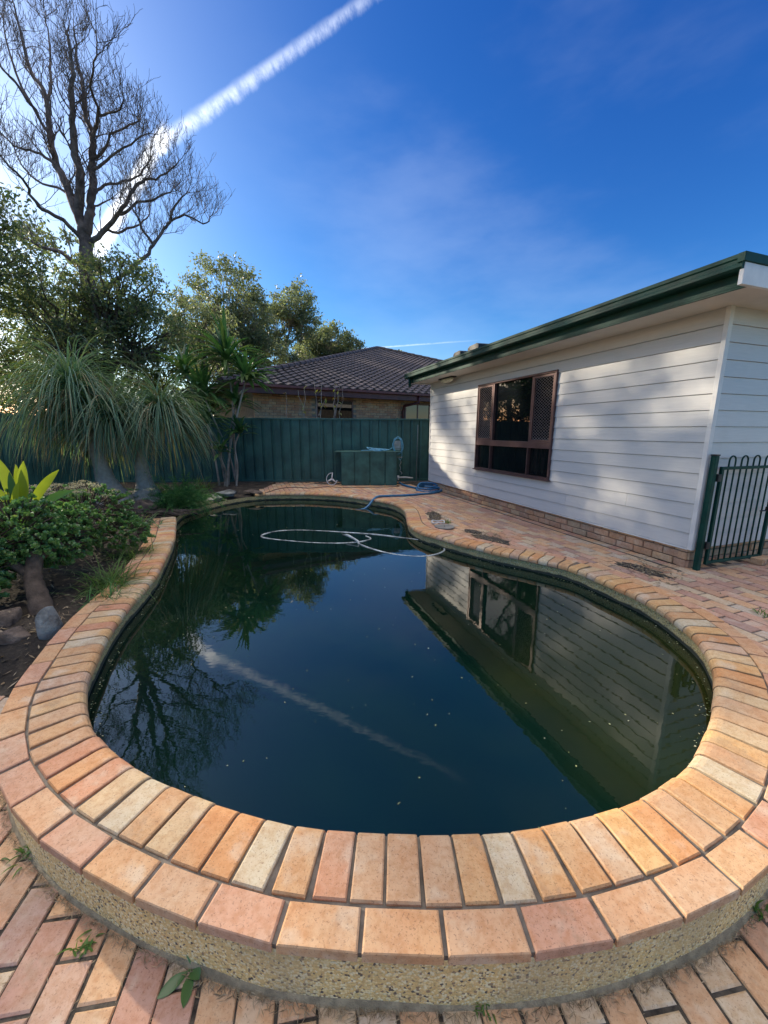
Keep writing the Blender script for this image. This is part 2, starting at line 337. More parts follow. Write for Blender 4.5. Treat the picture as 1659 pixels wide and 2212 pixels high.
# ------------------------------------------------------------------ pool outline
raw = np.array([(-3.54, 6.53), (-3.3, 6.07), (-2.86, 5.19), (-2.61, 4.58), (-2.47, 4.21), (-2.33, 3.86), (-2.25, 3.58), (-2.19, 3.35), (-2.15, 3.17), (-2.11, 2.98), (-2.05, 2.81), (-1.98, 2.6), (-1.88, 2.37), (-1.8, 2.18), (-1.75, 2.07), (-1.69, 1.98), (-1.63, 1.9), (-1.57, 1.82), (-1.5, 1.75), (-1.44, 1.68), (-1.35, 1.62), (-1.27, 1.56), (-1.17, 1.5), (-1.06, 1.44), (-.98, 1.4), (-.86, 1.36), (-.65, 1.28), (-.53, 1.25), (-.42, 1.22), (-.31, 1.19), (-.2, 1.18), (-.1, 1.175), (.15, 1.165), (.27, 1.17), (.36, 1.17), (.48, 1.18), (.58, 1.19), (.69, 1.22), (.79, 1.24), (.91, 1.27), (1., 1.3), (1.09, 1.34), (1.18, 1.38), (1.37, 1.49), (1.64, 1.72), (1.87, 1.97), (1.97, 2.09), (2.04, 2.18), (2.13, 2.34), (2.18, 2.43), (2.21, 2.51), (2.235, 2.6), (2.25, 2.69), (2.26, 2.79), (2.27, 2.87), (2.28, 2.98), (2.28, 3.08), (2.27, 3.2), (2.25, 3.3), (2.2, 3.46), (2.15, 3.6), (2.1, 3.76), (2.06, 3.9), (1.98, 4.04), (1.6, 4.39), (1.4, 4.52), (1.27, 4.67), (1.1, 4.84), (1., 4.94), (.9, 5.06), (.8, 5.2), (.7, 5.32), (.61, 5.4), (.53, 5.54), (.45, 5.73), (.4, 5.9), (.37, 6.1), (.38, 6.6), (.38, 7.12), (.33, 7.43), (.24, 7.72), (.09, 8.0), (-.21, 8.27), (-.42, 8.45), (-.7, 8.69), (-1.08, 8.91), (-1.6, 9.06), (-1.84, 9.11), (-2.36, 9.1), (-2.86, 9.0), (-3.2, 8.75), (-3.42, 8.35), (-3.6, 7.8), (-3.7, 7.1)])
def closed_resample(P, step, sigma):
    Q = np.vstack([P, P[:1]]); L = np.r_[0, np.cumsum(np.linalg.norm(np.diff(Q, axis=0), axis=1))]
    n = int(L[-1]/step); s = np.linspace(0, L[-1], n, endpoint=False)
    R = np.c_[np.interp(s, L, Q[:, 0]), np.interp(s, L, Q[:, 1])]
    k = int(sigma*3/step)+1; w = np.exp(-.5*(np.arange(-k, k+1)*step/sigma)**2); w /= w.sum()
    E_ = np.vstack([R[-k:], R, R[:k]])
    return np.c_[np.convolve(E_[:, 0], w, 'valid'), np.convolve(E_[:, 1], w, 'valid')]
PE = closed_resample(raw, .02, .085); NP = len(PE)
T_ = np.roll(PE, -2, 0)-np.roll(PE, 2, 0); T_ /= np.linalg.norm(T_, axis=1)[:, None]
NO = np.c_[T_[:, 1], -T_[:, 0]]            # outward
if ((PE+NO*.1)[:, 1]).min() > PE[:, 1].min(): NO = -NO
PL = np.r_[0, np.cumsum(np.linalg.norm(np.diff(PE, axis=0), axis=1))]
def pe(l, off=0.):
    x = np.interp(l, PL, PE[:, 0]); y = np.interp(l, PL, PE[:, 1]); nx = np.interp(l, PL, NO[:, 0]); ny = np.interp(l, PL, NO[:, 1])
    q = math.hypot(nx, ny); return np.array([x+nx/q*off, y+ny/q*off])
def pdist(P):
    """signed distance of points to the inner pool edge, positive outside"""
    P = np.atleast_2d(P); out = np.empty(len(P))
    sub = PE[::3]; sn = NO[::3]
    for i0 in range(0, len(P), 4000):
        q = P[i0:i0+4000]; d = ((q[:, None]-sub[None])**2).sum(2); j = d.argmin(1)
        sg = np.sign(((q-sub[j])*sn[j]).sum(1)); out[i0:i0+4000] = np.sqrt(d[np.arange(len(q)), j])*np.where(sg == 0, 1, sg)
    return out
i_end = int(np.argmin(((PE-np.array([-2.95, 8.95]))**2).sum(1))); L_END = PL[i_end]
i_st = int(np.argmin(((PE-np.array([-3.50, 6.50]))**2).sum(1))); L_ST = PL[i_st] if i_st < NP/2 else .02

pool = thing('swimming_pool', 'kidney shaped in-ground pool edged with orange bullnose bricks over pebbled render', 'swimming pool', (0, 3, 0))
inner = MB(); l = L_ST; prof = [(.232, -.05), (.232, -.004), (.228, 0), (.05, 0), (.03, -.003), (.014, -.011), (.004, -.024), (0, -.04), (0, -.055)]
while l < L_END:
    w = random.uniform(.106, .116); l0, l1 = l+.004, l+w-.004; lm = (l0+l1)/2
    a0, a1, am = pe(l0), pe(l1), pe(lm); t = (a1-a0); hw = np.linalg.norm(t)/2; t /= 2*hw
    nn = pe(lm, 1)-am; ow = np.linalg.norm(pe(l1, .23)-pe(l0, .23))/2; ow = min(ow, hw+.0015)*.995
    dz = random.uniform(-.002, .002); jit = random.uniform(-.003, .003); V = []
    for sgn in (-1, 1):
        for (r, z) in prof:
            k = hw+(ow-hw)*r/.232
            b2 = .003 if False else 0
            p = am+nn*(r+jit)+t*sgn*(k-b2); V.append((p[0], p[1], z+.010+dz))
    m = len(prof)
    # slight softened long edges: inset ring
    V2 = []
    for sgn in (-1, 1):
        for (r, z) in prof:
            k = hw+(ow-hw)*r/.232-.005; p = am+nn*(r+jit)+t*sgn*k; V2.append((p[0], p[1], z+.010+dz+.0035 if r < .2305 else z+.010+dz))
    Fc = [tuple(range(m-1, -1, -1)), tuple(range(m, 2*m))]
    o = 2*m
    Fc += [(m-1, 0, o, o+m-1), (o+m-1, o, o+m, o+2*m-1), (o+2*m-1, o+m, m, 2*m-1)]
    for i in range(m-1):
        Fc += [(i, i+1, o+i+1, o+i), (o+i, o+i+1, o+m+i+1, o+m+i), (o+m+i, o+m+i+1, m+i+1, m+i)]
    inner.add(V+V2, Fc); l += w+.0015
oi = inner.build('bullnose_coping', mCop, pool)
outer = MB(); l = L_ST+.02
while l < L_END-.05:
    # step along the outer course centre line
    step = .02; cur = l; acc = 0; pc = pe(cur, .295)
    while acc < .226 and cur < L_END: cur += step/2; p2 = pe(cur, .295); acc += np.linalg.norm(p2-pc); pc = p2
    l0, l1 = l, cur; g = .005
    if 3 > 0:
        q = [pe(l0+g, .243), pe(l1-g, .243), pe(l1-g*.8, .352), pe(l0+g*.8, .352)]
        q[2], q[3] = q[2], q[3]
        wid = np.linalg.norm(q[2]-q[3])
        if wid > .06: outer.brick(q, .010+random.uniform(-.002, .002), .034, .004)
    l = cur+.004
outer.build('outer_coping_course', mCopO, pool)
mor = MB(); n0 = int(L_ST/.02)
ls = np.arange(L_ST, L_END, .04)
V = []
for q in ls: V += [(*pe(q, .02), -.0), (*pe(q, .346), -.0), (*pe(q, .343), -.022), (*pe(q, .02), -.052)]
Fc = [(4*i+j, 4*i+(j+1) % 4, 4*i+4+(j+1) % 4, 4*i+4+j) for i in range(len(ls)-1) for j in range(4)]
mor.add(V, Fc); mor.build('coping_mortar', mMort, pool)
def wallring(off, z0, z1, mat, name, closed=True, l0=None, l1=None):
    mb = MB(); q = np.arange(0 if closed else l0, PL[-1] if closed else l1, .04); zs = np.linspace(z0, z1, 4); V = []
    for a in q:
        for z in zs: V.append((*pe(a, off), z))
    m = len(q); Fc = [(4*i+j, 4*((i+1) % m)+j, 4*((i+1) % m)+j+1, 4*i+j+1) for i in range(m if closed else m-1) for j in range(3)]
    mb.add(V, Fc); return mb.build(name, mat, pool, smooth=True)
wallring(.022, -.6, -.045, mPebIn, 'inner_pool_wall')
wallring(.330, -.26, -.015, mPeb, 'pebbled_outer_wall', False, L_ST, L_END)
sk0 = MB(); q_ = np.arange(L_ST+.5, L_END-1.5, .04); V = []
for a in q_:
    wv = .012*sin(a*5)+.008*sin(a*13)
    V += [(*pe(a, .329), -.213+wv*.5), (*pe(a, .333), -.217+wv*.4), (*pe(a, .338), -.226), (*pe(a, .343+wv*.3), -.236)]
sk0.add(V, [(4*i+j, 4*i+4+j, 4*i+5+j, 4*i+1+j) for i in range(len(q_)-1) for j in range(3)]); sk0.build('cement_skirting', mConc, pool, True)

wat = MB(); pts = [tuple(PE[i]+NO[i]*.03) for i in range(0, NP, 2)]
wat.add([(p[0], p[1], -.15) for p in pts], [tuple(range(len(pts)))])
wo_ = struct(wat.build('pool_water', mWat)); wo_['label'] = 'still dark green pool water reflecting the sky and house'
if wo_.data.polygons[0].normal.z < 0: wo_.data.flip_normals()

# ------------------------------------------------------------------ ground sheets
def sheet(x0, x1, y0, y1, c, dom, zf, name, mat):
    xs = np.arange(x0, x1+c/2, c); ys = np.arange(y0, y1+c/2, c)
    X, Y = np.meshgrid(xs, ys); P = np.c_[X.ravel(), Y.ravel()]; Z = zf(P)
    cx = (X[:-1, :-1]+c/2).ravel(); cy = (Y[:-1, :-1]+c/2).ravel(); ok = dom(np.c_[cx, cy])
    w = len(xs); Fc = []
    idx = np.nonzero(ok)[0]; r, q = idx//(w-1), idx % (w-1)
    for a, b in zip(r, q): Fc.append((a*w+b, a*w+b+1, (a+1)*w+b+1, (a+1)*w+b))
    used = np.unique(np.array(Fc).ravel()); mp = -np.ones(len(P), int); mp[used] = np.arange(len(used))
    mb = MB(); mb.add(np.c_[P, Z][used], [tuple(mp[list(f)]) for f in Fc])
    return struct(mb.build(name, mat, smooth=True))
g = MB(); g.add([(-900, -900, -.32), (900, -900, -.32), (900, 900, -.32), (-900, 900, -.32)], [(0, 1, 2, 3)]); struct(g.build('ground', mGrassG))
def is_low(P): return ((P[:, 0] <= 1.2) & (P[:, 1] < 2.22)) | ((P[:, 0] > 1.2) & (P[:, 1] < 1.95))
def is_garden(P): return (P[:, 0] < -1.2) & (P[:, 1] >= 2.22) & ~((P[:, 0] > -3.1) & (P[:, 1] > 8.6))
def vnoise(P, f, seed=0):
    out = np.zeros(len(P)); r = np.random.default_rng(seed)
    for k in range(5):
        a = r.uniform(0, 2*pi, 3); kx, ky = r.normal(size=2); fr = f*(1+k*.7)
        out += np.sin(P[:, 0]*kx*fr+P[:, 1]*ky*fr+a[0])*np.cos(P[:, 1]*kx*fr-P[:, 0]*ky*fr+a[1])/(1+k*.6)
    return out/2.5
sheet(-5, 5, -2.5, 2.3, .08, lambda P: is_low(P) & (pdist(P) > .18), lambda P: np.full(len(P), -.2365), 'lower_paving_bed', mMort2)
sheet(-3.4, 7, 1.9, 13.4, .1, lambda P: ~is_low(P) & ~is_garden(P) & (pdist(P) > .12), lambda P: np.full(len(P), -.007), 'deck_paving_bed', mMort2)
def gz_(P):
    d = pdist(P); z = -.035+vnoise(P, 4, 3)*.03+vnoise(P, 14, 5)*.012
    z += np.clip((d-.4)/1.2, 0, 1)*.07
    z += .20*np.exp(-((P[:, 0]+4.95)**2+(P[:, 1]-7.1)**2)/.8)
    e = np.clip((P[:, 1]-2.2)/.35, 0, 1); z = z*e+(-.245)*(1-e)
    n_ = np.clip((.36-d)/.1, 0, 1)*(P[:, 1] < 6.4); return z-n_*.1
sheet(-10, -1.2, 2.22, 13.4, .07, lambda P: is_garden(P) & (pdist(P) > np.where(P[:, 1] < 6.6, .15, .05)), gz_, 'garden_soil', mSoil)
stb = MB(); x_ = 2.48
while x_ < 5.4: stb.brick([(x_+.004, 1.925), (x_+.112, 1.925), (x_+.112, 2.155), (x_+.004, 2.155)], .0045+random.uniform(-.002, .002), .05, .004); x_ += .117
struct(stb.build('deck_step_edge', mPav))
st = MB(); st.box((3.9, 1.95, -.13), (3.1, .04, .22)); struct(st.build('deck_step_riser', mConc))

# deck bricks
def brick_field(name, origin, ang, u0, u1, v0, v1, dom, z, pu=.238, pv=.118, hdr=False):
    mb = MB(); c, s_ = cos(ang), sin(ang); U = np.array([c, s_]); Vv = np.array([-s_, c]); o = np.array(origin)
    rows = int((v1-v0)/pv); cand = []
    for r in range(rows):
        v = v0+r*pv+random.uniform(-.0015, .0015); off = (r % 2)*pu/2+random.uniform(-.012, .012); u = u0-off
        while u < u1: cand.append((u, v)); u += pu+random.uniform(0, .003)
    ctr = np.array([o+U*(a+pu/2)+Vv*(b+pv/2) for a, b in cand]); ok = dom(ctr)
    for (a, b), k in zip(cand, ok):
        if not k: continue
        j = lambda: random.uniform(-.0022, .0022); g = .0045; rt = random.uniform(-.006, .006)
        q = [o+U*(a+g+j())+Vv*(b+g+j()), o+U*(a+pu-g+j())+Vv*(b+g+j()+rt), o+U*(a+pu-g+j())+Vv*(b+pv-g+j()+rt), o+U*(a+g+j())+Vv*(b+pv-g+j())]
        mb.brick(q, z+random.uniform(-.003, .002), .03, .0045)
    return struct(mb.build(name, mPav))
bedA = np.array([(.75, 7.12), (.96, 6.88), (1.02, 6.28), (.71, 6.0)]); 
def inpoly(P, Q):
    r = np.zeros(len(P), bool); n = len(Q)
    for i in range(n):
        a, b = Q[i], Q[(i+1) % n]; c = ((a[1] > P[:, 1]) != (b[1] > P[:, 1])); 
        with np.errstate(all='ignore'): xx = (b[0]-a[0])*(P[:, 1]-a[1])/(b[1]-a[1])+a[0]
        r ^= c & (P[:, 0] < xx)
    return r
def hs_n(P): q = P-HA; return q@HD, q@HN
def deckdom(P):
    s, n = hs_n(P); d = pdist(P)
    inhouse = (n < .125) & (s < 6.42)
    near_step = (P[:, 0] > 1.2) & (P[:, 1] < 2.12)
    return ~near_step & ~is_low(P) & ~is_garden(P) & (d > .27) & ~inhouse & (P[:, 1] < 11.25) & (s > -1.4) | (~is_low(P) & ~is_garden(P) & (d > .27) & (P[:, 0] < 1.0) & (P[:, 1] < 11.2) & (n > .125))
brick_field('deck_paving', HA, math.atan2(HD[1], HD[0]), -3.5, 11, -5., 6.5, deckdom, 0.0)
hd = MB(); s_ = -.1
while s_ < 6.45:
    hd.brick([hp(s_+.003, .008, 0)[:2], hp(s_+.112, .008, 0)[:2], hp(s_+.112, .118, 0)[:2], hp(s_+.003, .118, 0)[:2]][::1], .001+random.uniform(-.003, .002), .03) ; s_ += .117
struct(hd.build('deck_edge_course', mPav))
brick_field('lower_paving', (0, 0), radians(98), .0, 2.6, -5., 5., lambda P: is_low(P) & (pdist(P) > .2) & (P[:, 1] > .05), -.23, .238, .118)

# ------------------------------------------------------------------ weatherboard house
house = thing('weatherboard_house', 'white weatherboard house with green gutter, brown window and brick base beside the pool', 'house', hp(3.2, -3, 0))
WS0, WS1, WZ0, WZ1 = 2.155, 4.267, .702, 2.325
NBD = 15; e = (2.598-.217)/NBD
cl = MB()
def board(mb, s0, s1, z0, z1, frame):
    a, b, c, d = [frame(s0, .016, z0), frame(s1, .016, z0), frame(s1, .004, z1), frame(s0, .004, z1)]
    a2, b2 = frame(s0, -.01, z0), frame(s1, -.01, z0); c2, d2 = frame(s1, -.01, z1), frame(s0, -.01, z1)
    mb.add([a, b, c, d, a2, b2, c2, d2], [(0, 1, 2, 3), (4, 5, 1, 0), (1, 5, 6, 2), (4, 0, 3, 7), (3, 2, 6, 7)])
for i in range(NBD):
    z0, z1 = .217+i*e, .217+(i+1)*e-.0
    gap = .0045
    if z1 > WZ0+.03 and z0 < WZ1-.03:
        segs = [(0.0, WS0+.01), (WS1-.01, 6.385)]
    else:
        bj = {1: 4.62, 2: 5.6, 4: 3.3, 0: 2.3, 13: 3.4}.get(i)
        segs = [(0.0, bj-.0015), (bj+.0015, 6.385)] if bj else [(0, 6.385)]
    for a, b in segs: board(cl, a, b, z0+gap, z1, hp)
    if len(segs) == 2 and segs[0][1] > 2 and segs[1][0] == WS1-.01:
        if z1 > WZ1-.004: board(cl, WS0+.01, WS1-.01, WZ1-.012, z1, hp)
        if z0 < WZ0+.004: board(cl, WS0+.01, WS1-.01, z0+gap, WZ0+.012, hp)
cl.build('pool_side_cladding', mClad, house)
def ep(u, n, z): p = HA+HD*(6.41+n)-HN*u; return (p[0], p[1], z)
ce = MB()
for i in range(NBD): board(ce, .035, 6.5, .217+i*e+.0035, .217+(i+1)*e, ep)
ce.build('end_cladding', mClad, house)
bk = MB(); hbox(bk, 0.0, WS0+.005, -.16, -.012, .2, 2.6); hbox(bk, WS1-.005, 6.38, -.16, -.012, .2, 2.6); hbox(bk, WS0+.005, WS1-.005, -.16, -.012, .2, WZ0+.005); hbox(bk, WS0+.005, WS1-.005, -.16, -.012, WZ1-.005, 2.6); hbox(bk, WS0+.005, WS1-.005, -.18, -.165, WZ0, WZ1); hbox(bk, 6.2, 6.385, -6.5, -.16, .2, 2.6); hbox(bk, -.02, .12, -6.5, -.16, .2, 2.6); hbox(bk, -.02, 6.385, -6.7, -6.5, .2, 2.6)
hbox(bk, .0, 6.35, -.16, -.03, .0, .2); hbox(bk, 6.2, 6.36, -6.5, -.2, 0, .2)
bk.build('wall_frame', mMort, house)
tr = MB(); hbox(tr, 6.385, 6.43, -.035, .022, .205, 2.6); hbox(tr, -.03, 0.0, -.03, .022, .205, 2.6); hbox(tr, -.03, 6.385, -.02, .020, .200, .217)
bev(tr.build('corner_trim', mTrim, house), .003)
# brick base
bb = MB()
def vbrick(mb, frame, s0, s1, z0, z1, n0=-.09, n1=.0):
    bv = .006
    P = []
    for (n, i) in ((n0, 0), (n1-bv, 0), (n1, bv)):
        P += [frame(s0+i, n, z0+i), frame(s1-i, n, z0+i), frame(s1-i, n, z1-i), frame(s0+i, n, z1-i)]
    Fc = [(a+(i), a+(i+1) % 4, a+4+(i+1) % 4, a+4+i) for a in (0, 4) for i in range(4)]+[(8, 9, 10, 11)]
    mb.add(P, Fc)
def brickwall(frame, s0, s1, z0, rows, n=0, rh=.086, skip=None, clip=None):
    mb = MB()
    for r in range(rows):
        z = z0+r*rh; s = s0-(r % 2)*.12
        while s < s1:
            a, b = max(s, s0), min(s+.230, s1)
            if b-a > .03 and not (skip and skip(a, b, z)):
                pr = random.uniform(-.003, .005)
                vbrick(mb, frame, a, b-.0, z, min(z+.076, clip) if clip else z+.076, n-.09, n+pr)
            s += .24
    return mb
brickwall(hp, 0, 6.40, 0.0, 3, -.012, clip=.203).build('brick_base', mWallB, house)
brickwall(ep, .0, 6.5, 0.0, 3, -.03, clip=.203).build('end_brick_base', mWallB, house)
# eaves
sf = MB(); hbox(sf, -.2, 6.80, -.02, .478, 2.598, 2.615); hbox(sf, 6.37, 6.80, -6.8, -.02, 2.598, 2.615); sf.build('soffit', mSoff, house)
fa = MB(); hbox(fa, -.22, 6.80, .478, .502, 2.585, 2.79)
hbox(fa, -.22, 6.80, .502, .506, 2.60, 2.622)
fa.build('green_fascia', mGreenM, house)
gt = MB()
gp_ = [(.506, 2.71), (.506, 2.70), (.60, 2.70), (.625, 2.712), (.625, 2.735), (.618, 2.742), (.618, 2.772), (.628, 2.782), (.628, 2.812), (.618, 2.816), (.612, 2.806), (.612, 2.715), (.515, 2.712)]
V = [hp(-.27, n, z) for n, z in gp_]+[hp(6.83, n, z) for n, z in gp_]; m = len(gp_)
gt.add(V, [(i, (i+1) % m, m+(i+1) % m, m+i) for i in range(m)])
for ss in (-.27, 6.828): hbox(gt, ss-.002, ss+.002, .508, .622, 2.70, 2.812)
gt.build('green_gutter', mGreenM, house)
bg_ = MB(); hbox(bg_, 6.80, 6.835, -6.8, .600, 2.585, 2.745); bev(bg_.build('white_barge_board', mTrim, house), .003); bg_ = MB(); hbox(bg_, -.25, -.22, -6.8, .5, 2.585, 2.745)
bev(bg_.build('white_barge_board', mTrim, house), .003)
bc = MB(); hbox(bc, 6.79, 6.845, -6.8, .629, 2.747, 2.815); bev(bc.build('green_barge_cap', mGreenM, house), .003)
dp = MB(); dp.tube([hp(-.1, .55, 2.70), hp(-.1, .55, 2.60), hp(-.1, .545, 2.50)], .035, 8); dp.build('gutter_outlet', mGreenM, house, True)
# window
win = MB()
def fr(mb, s0, s1, z0, z1, n0, n1, w):
    hbox(mb, s0, s1, n0, n1, z0, z0+w); hbox(mb, s0, s1, n0, n1, z1-w, z1); hbox(mb, s0, s0+w, n0, n1, z0+w, z1-w); hbox(mb, s1-w, s1, n0, n1, z0+w, z1-w)
fr(win, WS0, WS1, WZ0, WZ1, -.06, .045, .03)
hbox(win, WS0+.035, WS1-.035, -.05, .040, 1.175, 1.275)
for sx in (2.66, 3.73): hbox(win, sx-.011, sx+.011, -.05, .036, .737, 1.175)
for sx in (2.685, 3.745): hbox(win, sx-.02, sx+.02, -.05, .032, 1.275, 2.29)
hbox(win, WS0-.02, WS1+.02, -.03, .07, WZ0-.018, WZ0)
wf = bev(win.build('window', mBronze, house), .003, 1)
wg = [(WS0+.035, 2.642, .737, 1.175), (2.678, 3.712, .737, 1.175), (3.748, WS1-.035, .737, 1.175), (2.705, 3.725, 1.275, 2.29), (WS0+.035, 2.665, 1.275, 2.29), (3.765, WS1-.035, 1.275, 2.29)]
for i, (a, b, c, d) in enumerate(wg):
    p = MB(); hbox(p, a, b, -.024, -.018, c, d); o = p.build('window_pane', mBlackG, house); o.parent = wf; 
for a, b in ((WS0+.035, 2.665), (3.765, WS1-.035)):
    p = MB(); fr(p, a+.004, b-.004, 1.279, 2.286, .002, .034, .03)
    o = p.build('screen_frame', mBronze, house); o.parent = wf
    p = MB(); w_, h_ = .062, .044; x0, x1, zb_, zt_ = a+.034, b-.034, 1.309, 2.256
    nc_ = int((x1-x0)/w_); nr_ = int((zt_-zb_)/h_); w_ = (x1-x0)/nc_; h_ = (zt_-zb_)/nr_
    for i in range(nc_):
        for par in (0, 1):
            p.tube([hp(x0+(i+(j+par) % 2)*w_, .016+.003*par, zb_+j*h_) for j in range(nr_+1)], .0042, 4, False)
    o = p.build('security_mesh', mMesh, house); o.parent = wf

# tiled roofs -----------------------------------------------------------
def tile_face(mb, O, A, Up, L, Hs, clip, tw=.3, th_=.34, amp=.035, step=.022):
    """O origin, A unit along eave, Up unit up-slope, n normal"""
    A = np.array(A); Up = np.array(Up); n = np.cross(A, Up); n *= np.sign(n[2])
    nu = 6
    for r in range(int(Hs/th_)+1):
        for c in range(int(L/tw)+1):
            u0, v0 = c*tw, r*th_
            if not clip(u0+tw/2, v0+th_/2): continue
            V = []
            for k in range(nu+1):
                x = k/nu; w = amp*(.5-.5*cos(2*pi*x))**.8
                for (v, hgt) in ((v0-.02, 0.0), (v0-.02, w+step), (v0+th_, w)):
                    V.append(np.array(O)+A*(u0+x*tw)+Up*v+n*(hgt if hgt else -.01))
            Fc = []
            for k in range(nu):
                for q in range(2): Fc.append((3*k+q, 3*k+3+q, 3*k+4+q, 3*k+1+q))
            mb.add(V, Fc)
pt = radians(15); HD3 = np.array([*HD, 0]); HN3 = np.array([*HN, 0])
rf = MB(); upv = -HN3*cos(pt)+np.array([0, 0, sin(pt)])
tile_face(rf, hp(-.27, .585, 2.757), HD3, upv, 7.05, 4.2, lambda u, v: u > v*.95-.1 and u < 7.15-v*.95)
a_, b_2 = hp(-.27, .60, 2.76), hp(6.83, .60, 2.76); dr = 3.3; rz = 2.76+dr*math.tan(pt)
c_3, d_3 = hp(3.2, .6-3.5, 2.76+3.5*math.tan(pt)), hp(3.4, .6-3.5, 2.76+3.5*math.tan(pt)); e_, f_ = hp(-.27, -6.7, 2.76), hp(6.83, -6.7, 2.76)
rf.add([a_, b_2, c_3, d_3, e_, f_], [(0, 1, 3, 2), (1, 5, 3), (5, 4, 2, 3), (4, 0, 2)])
rfo = rf.build('tiled_roof', mMossRoof, house)
for (s0, s1, n_, zt) in ((1.75, 2.02, .25, 2.96), (2.30, 2.66, .25, 2.975)):
    cp = MB(); z0 = 2.86
    pr = [(-.5, z0), (-.5, zt-.03), (-.35, zt), (.35, zt+.012), (.5, zt-.01), (.5, z0)]
    w = (s1-s0); V = [hp((s0+s1)/2+u*w, n_+.14, z) for u, z in pr]+[hp((s0+s1)/2+u*w*.9, n_-.2, z+.01) for u, z in pr]
    cp.add(V, [tuple(range(6)), tuple(range(11, 5, -1))]+[(i, (i+1) % 6, 6+(i+1) % 6, 6+i) for i in range(6)])
    o = cp.build('roof_vent_cowl', mBlack, house); o.parent = rfo
lamp = thing('eave_light', 'yellowed bulkhead lamp fixed under the eave near the far wall corner', 'lamp', hp(1.1, .12, 2.5))
lb = MB(); hbox(lb, .72, 1.34, .07, .20, 2.572, 2.596); bev(lb.build('lamp_base', mBlack, lamp), .006)
lb = MB(); L2 = [(hp(s, .135, 2.545)) for s in np.linspace(.76, 1.30, 9)]; lb.tube(L2, [.015, .042, .052, .055, .055, .055, .052, .042, .015], 12); lb.build('diffuser', mLamp, lamp, True)

# ------------------------------------------------------------------ gate
gate = thing('pool_gate', 'open green metal pool gate with looped bar tops by the house corner', 'gate', (3.35, 4.0, 0))
gd = np.array([.952, .306]); g0 = np.array([3.40, 3.967])
po = MB(); po.box((3.318, 3.962, .60), (.05, .05, 1.2), math.atan2(gd[1], gd[0])); bev(po.build('gate_post', mGreenM, gate), .004)
po = MB(); po.box((3.318, 3.962, 1.208), (.056, .056, .014), math.atan2(gd[1], gd[0])); po.build('post_cap', mBlack, gate)
def gpnt(u, z, o=0): q = g0+gd*u+np.array([gd[1], -gd[0]])*o; return (q[0], q[1], z)
fm = MB()
for u in (.015, .87): fm.box(gpnt(u, .575), (.035, .03, 1.03), math.atan2(gd[1], gd[0]))
for z in (.078, 1.075): fm.box(gpnt(.4425, z), (.82, .026, .030), math.atan2(gd[1], gd[0]))
bev(fm.build('gate_frame', mGreenM, gate), .003)
for k in range(8):
    u = .105+k*.093
    b = MB()
    if k % 2 == 0:
        u2 = u+.093; arc = [gpnt((u+u2)/2-cos(t)*.0465, 1.15+sin(t)*.0465) for t in np.linspace(0, pi, 9)]
        b.tube([gpnt(u, .09), gpnt(u, .6)]+[gpnt(u, 1.1)]+arc+[gpnt(u2, 1.1), gpnt(u2, .6), gpnt(u2, .09)], .008, 8)
        b.build('looped_bar', mGreenM, gate, True)
lt = MB(); lt.box(gpnt(.86, .62, .025), (.14, .03, .04), math.atan2(gd[1], gd[0])); lt.tube([gpnt(.7, .60, .02), gpnt(.96, .60, .03)], .008, 6); lt.build('gate_latch', mBlack, gate)
for z in (.27, .98):
    h = MB(); h.box(gpnt(-.025, z, .0), (.05, .045, .075), math.atan2(gd[1], gd[0])); bev(h.build('gate_hinge', mBlack, gate), .006)
lbk = thing('loose_brick', 'loose cored brick lying on the paving behind the pool gate', 'brick', (4.2, 4.18, 0))
h = MB(); h.box((4.2, 4.18, .04), (.23, .11, .07), .5)
for k in (-1, 0, 1): h.box((4.2+.07*k*cos(.5)+.03, 4.18+.07*k*sin(.5)-.055, .042), (.035, .012, .035), .5)
bev(h.build('brick_body', mWallB, lbk), .006)

# ------------------------------------------------------------------ steel fences
def fence(P0, P1, name, label, top=1.80, z0=0.02, ph=2.38, parent_loc=None):
    P0, P1 = np.array(P0, float), np.array(P1, float); L = np.linalg.norm(P1-P0); d = (P1-P0)/L; nrm = np.array([d[1], -d[0]])
    t = thing(name, label, 'fence', (*(P0+P1)/2, 0)); np_ = int(round(L/ph)); w = L/np_; ang = math.atan2(d[1], d[0])
    for i in range(np_):
        mb = MB(); a = i*w+.03; b = (i+1)*w-.03; xs = []; u = a
        pat = [(0, 0), (.075, 0), (.079, -.034), (.098, -.034), (.102, 0), (.150, .014), (.165, .014), (.17, 0), (.245, 0)]
        prof_ = []
        while u < b:
            for du, o in pat[:-1]:
                if u+du <= b: prof_.append((u+du, o))
            u += .26
        prof_.append((b, 0))
        V = []
        for u_, o in prof_:
            q = P0+d*u_+nrm*(o-.01); V += [(*q, z0), (*q, top-.03)]
        mb.add(V, [(2*k, 2*k+2, 2*k+3, 2*k+1) for k in range(len(prof_)-1)])
        mb.build('fence_panel', mGreenF, t)
        for z in (top-.03, z0+.03): r = MB(); q = P0+d*(a+b)/2; r.box((*q, z), (b-a, .05, .045 if z > 1 else .06), ang); bev(r.build('fence_rail', mGreenF, t), .004)
    for i in range(np_+1):
        q = P0+d*i*w; r = MB(); r.box((*q, (top+z0)/2+.003), (.06, .058, top-z0+.01), ang); bev(r.build('fence_post', mGreenF, t), .004)
    return t
fb_ = radians(-4.532); fd_ = np.array([cos(fb_), -sin(fb_)])  # back fence direction
FP = lambda m: np.array([0, 11.378])+fd_*m
fence(FP(-1.84-2.21*3), FP(.375+2.21*2), 'back_fence', 'green ribbed steel fence along the back behind the pump box')
BL = FP(-1.84-2.21*3)
fence((-7.4, 1.6), BL+np.array([0, -.05]), 'side_fence', 'green ribbed steel fence at the left behind the ponytail palms')
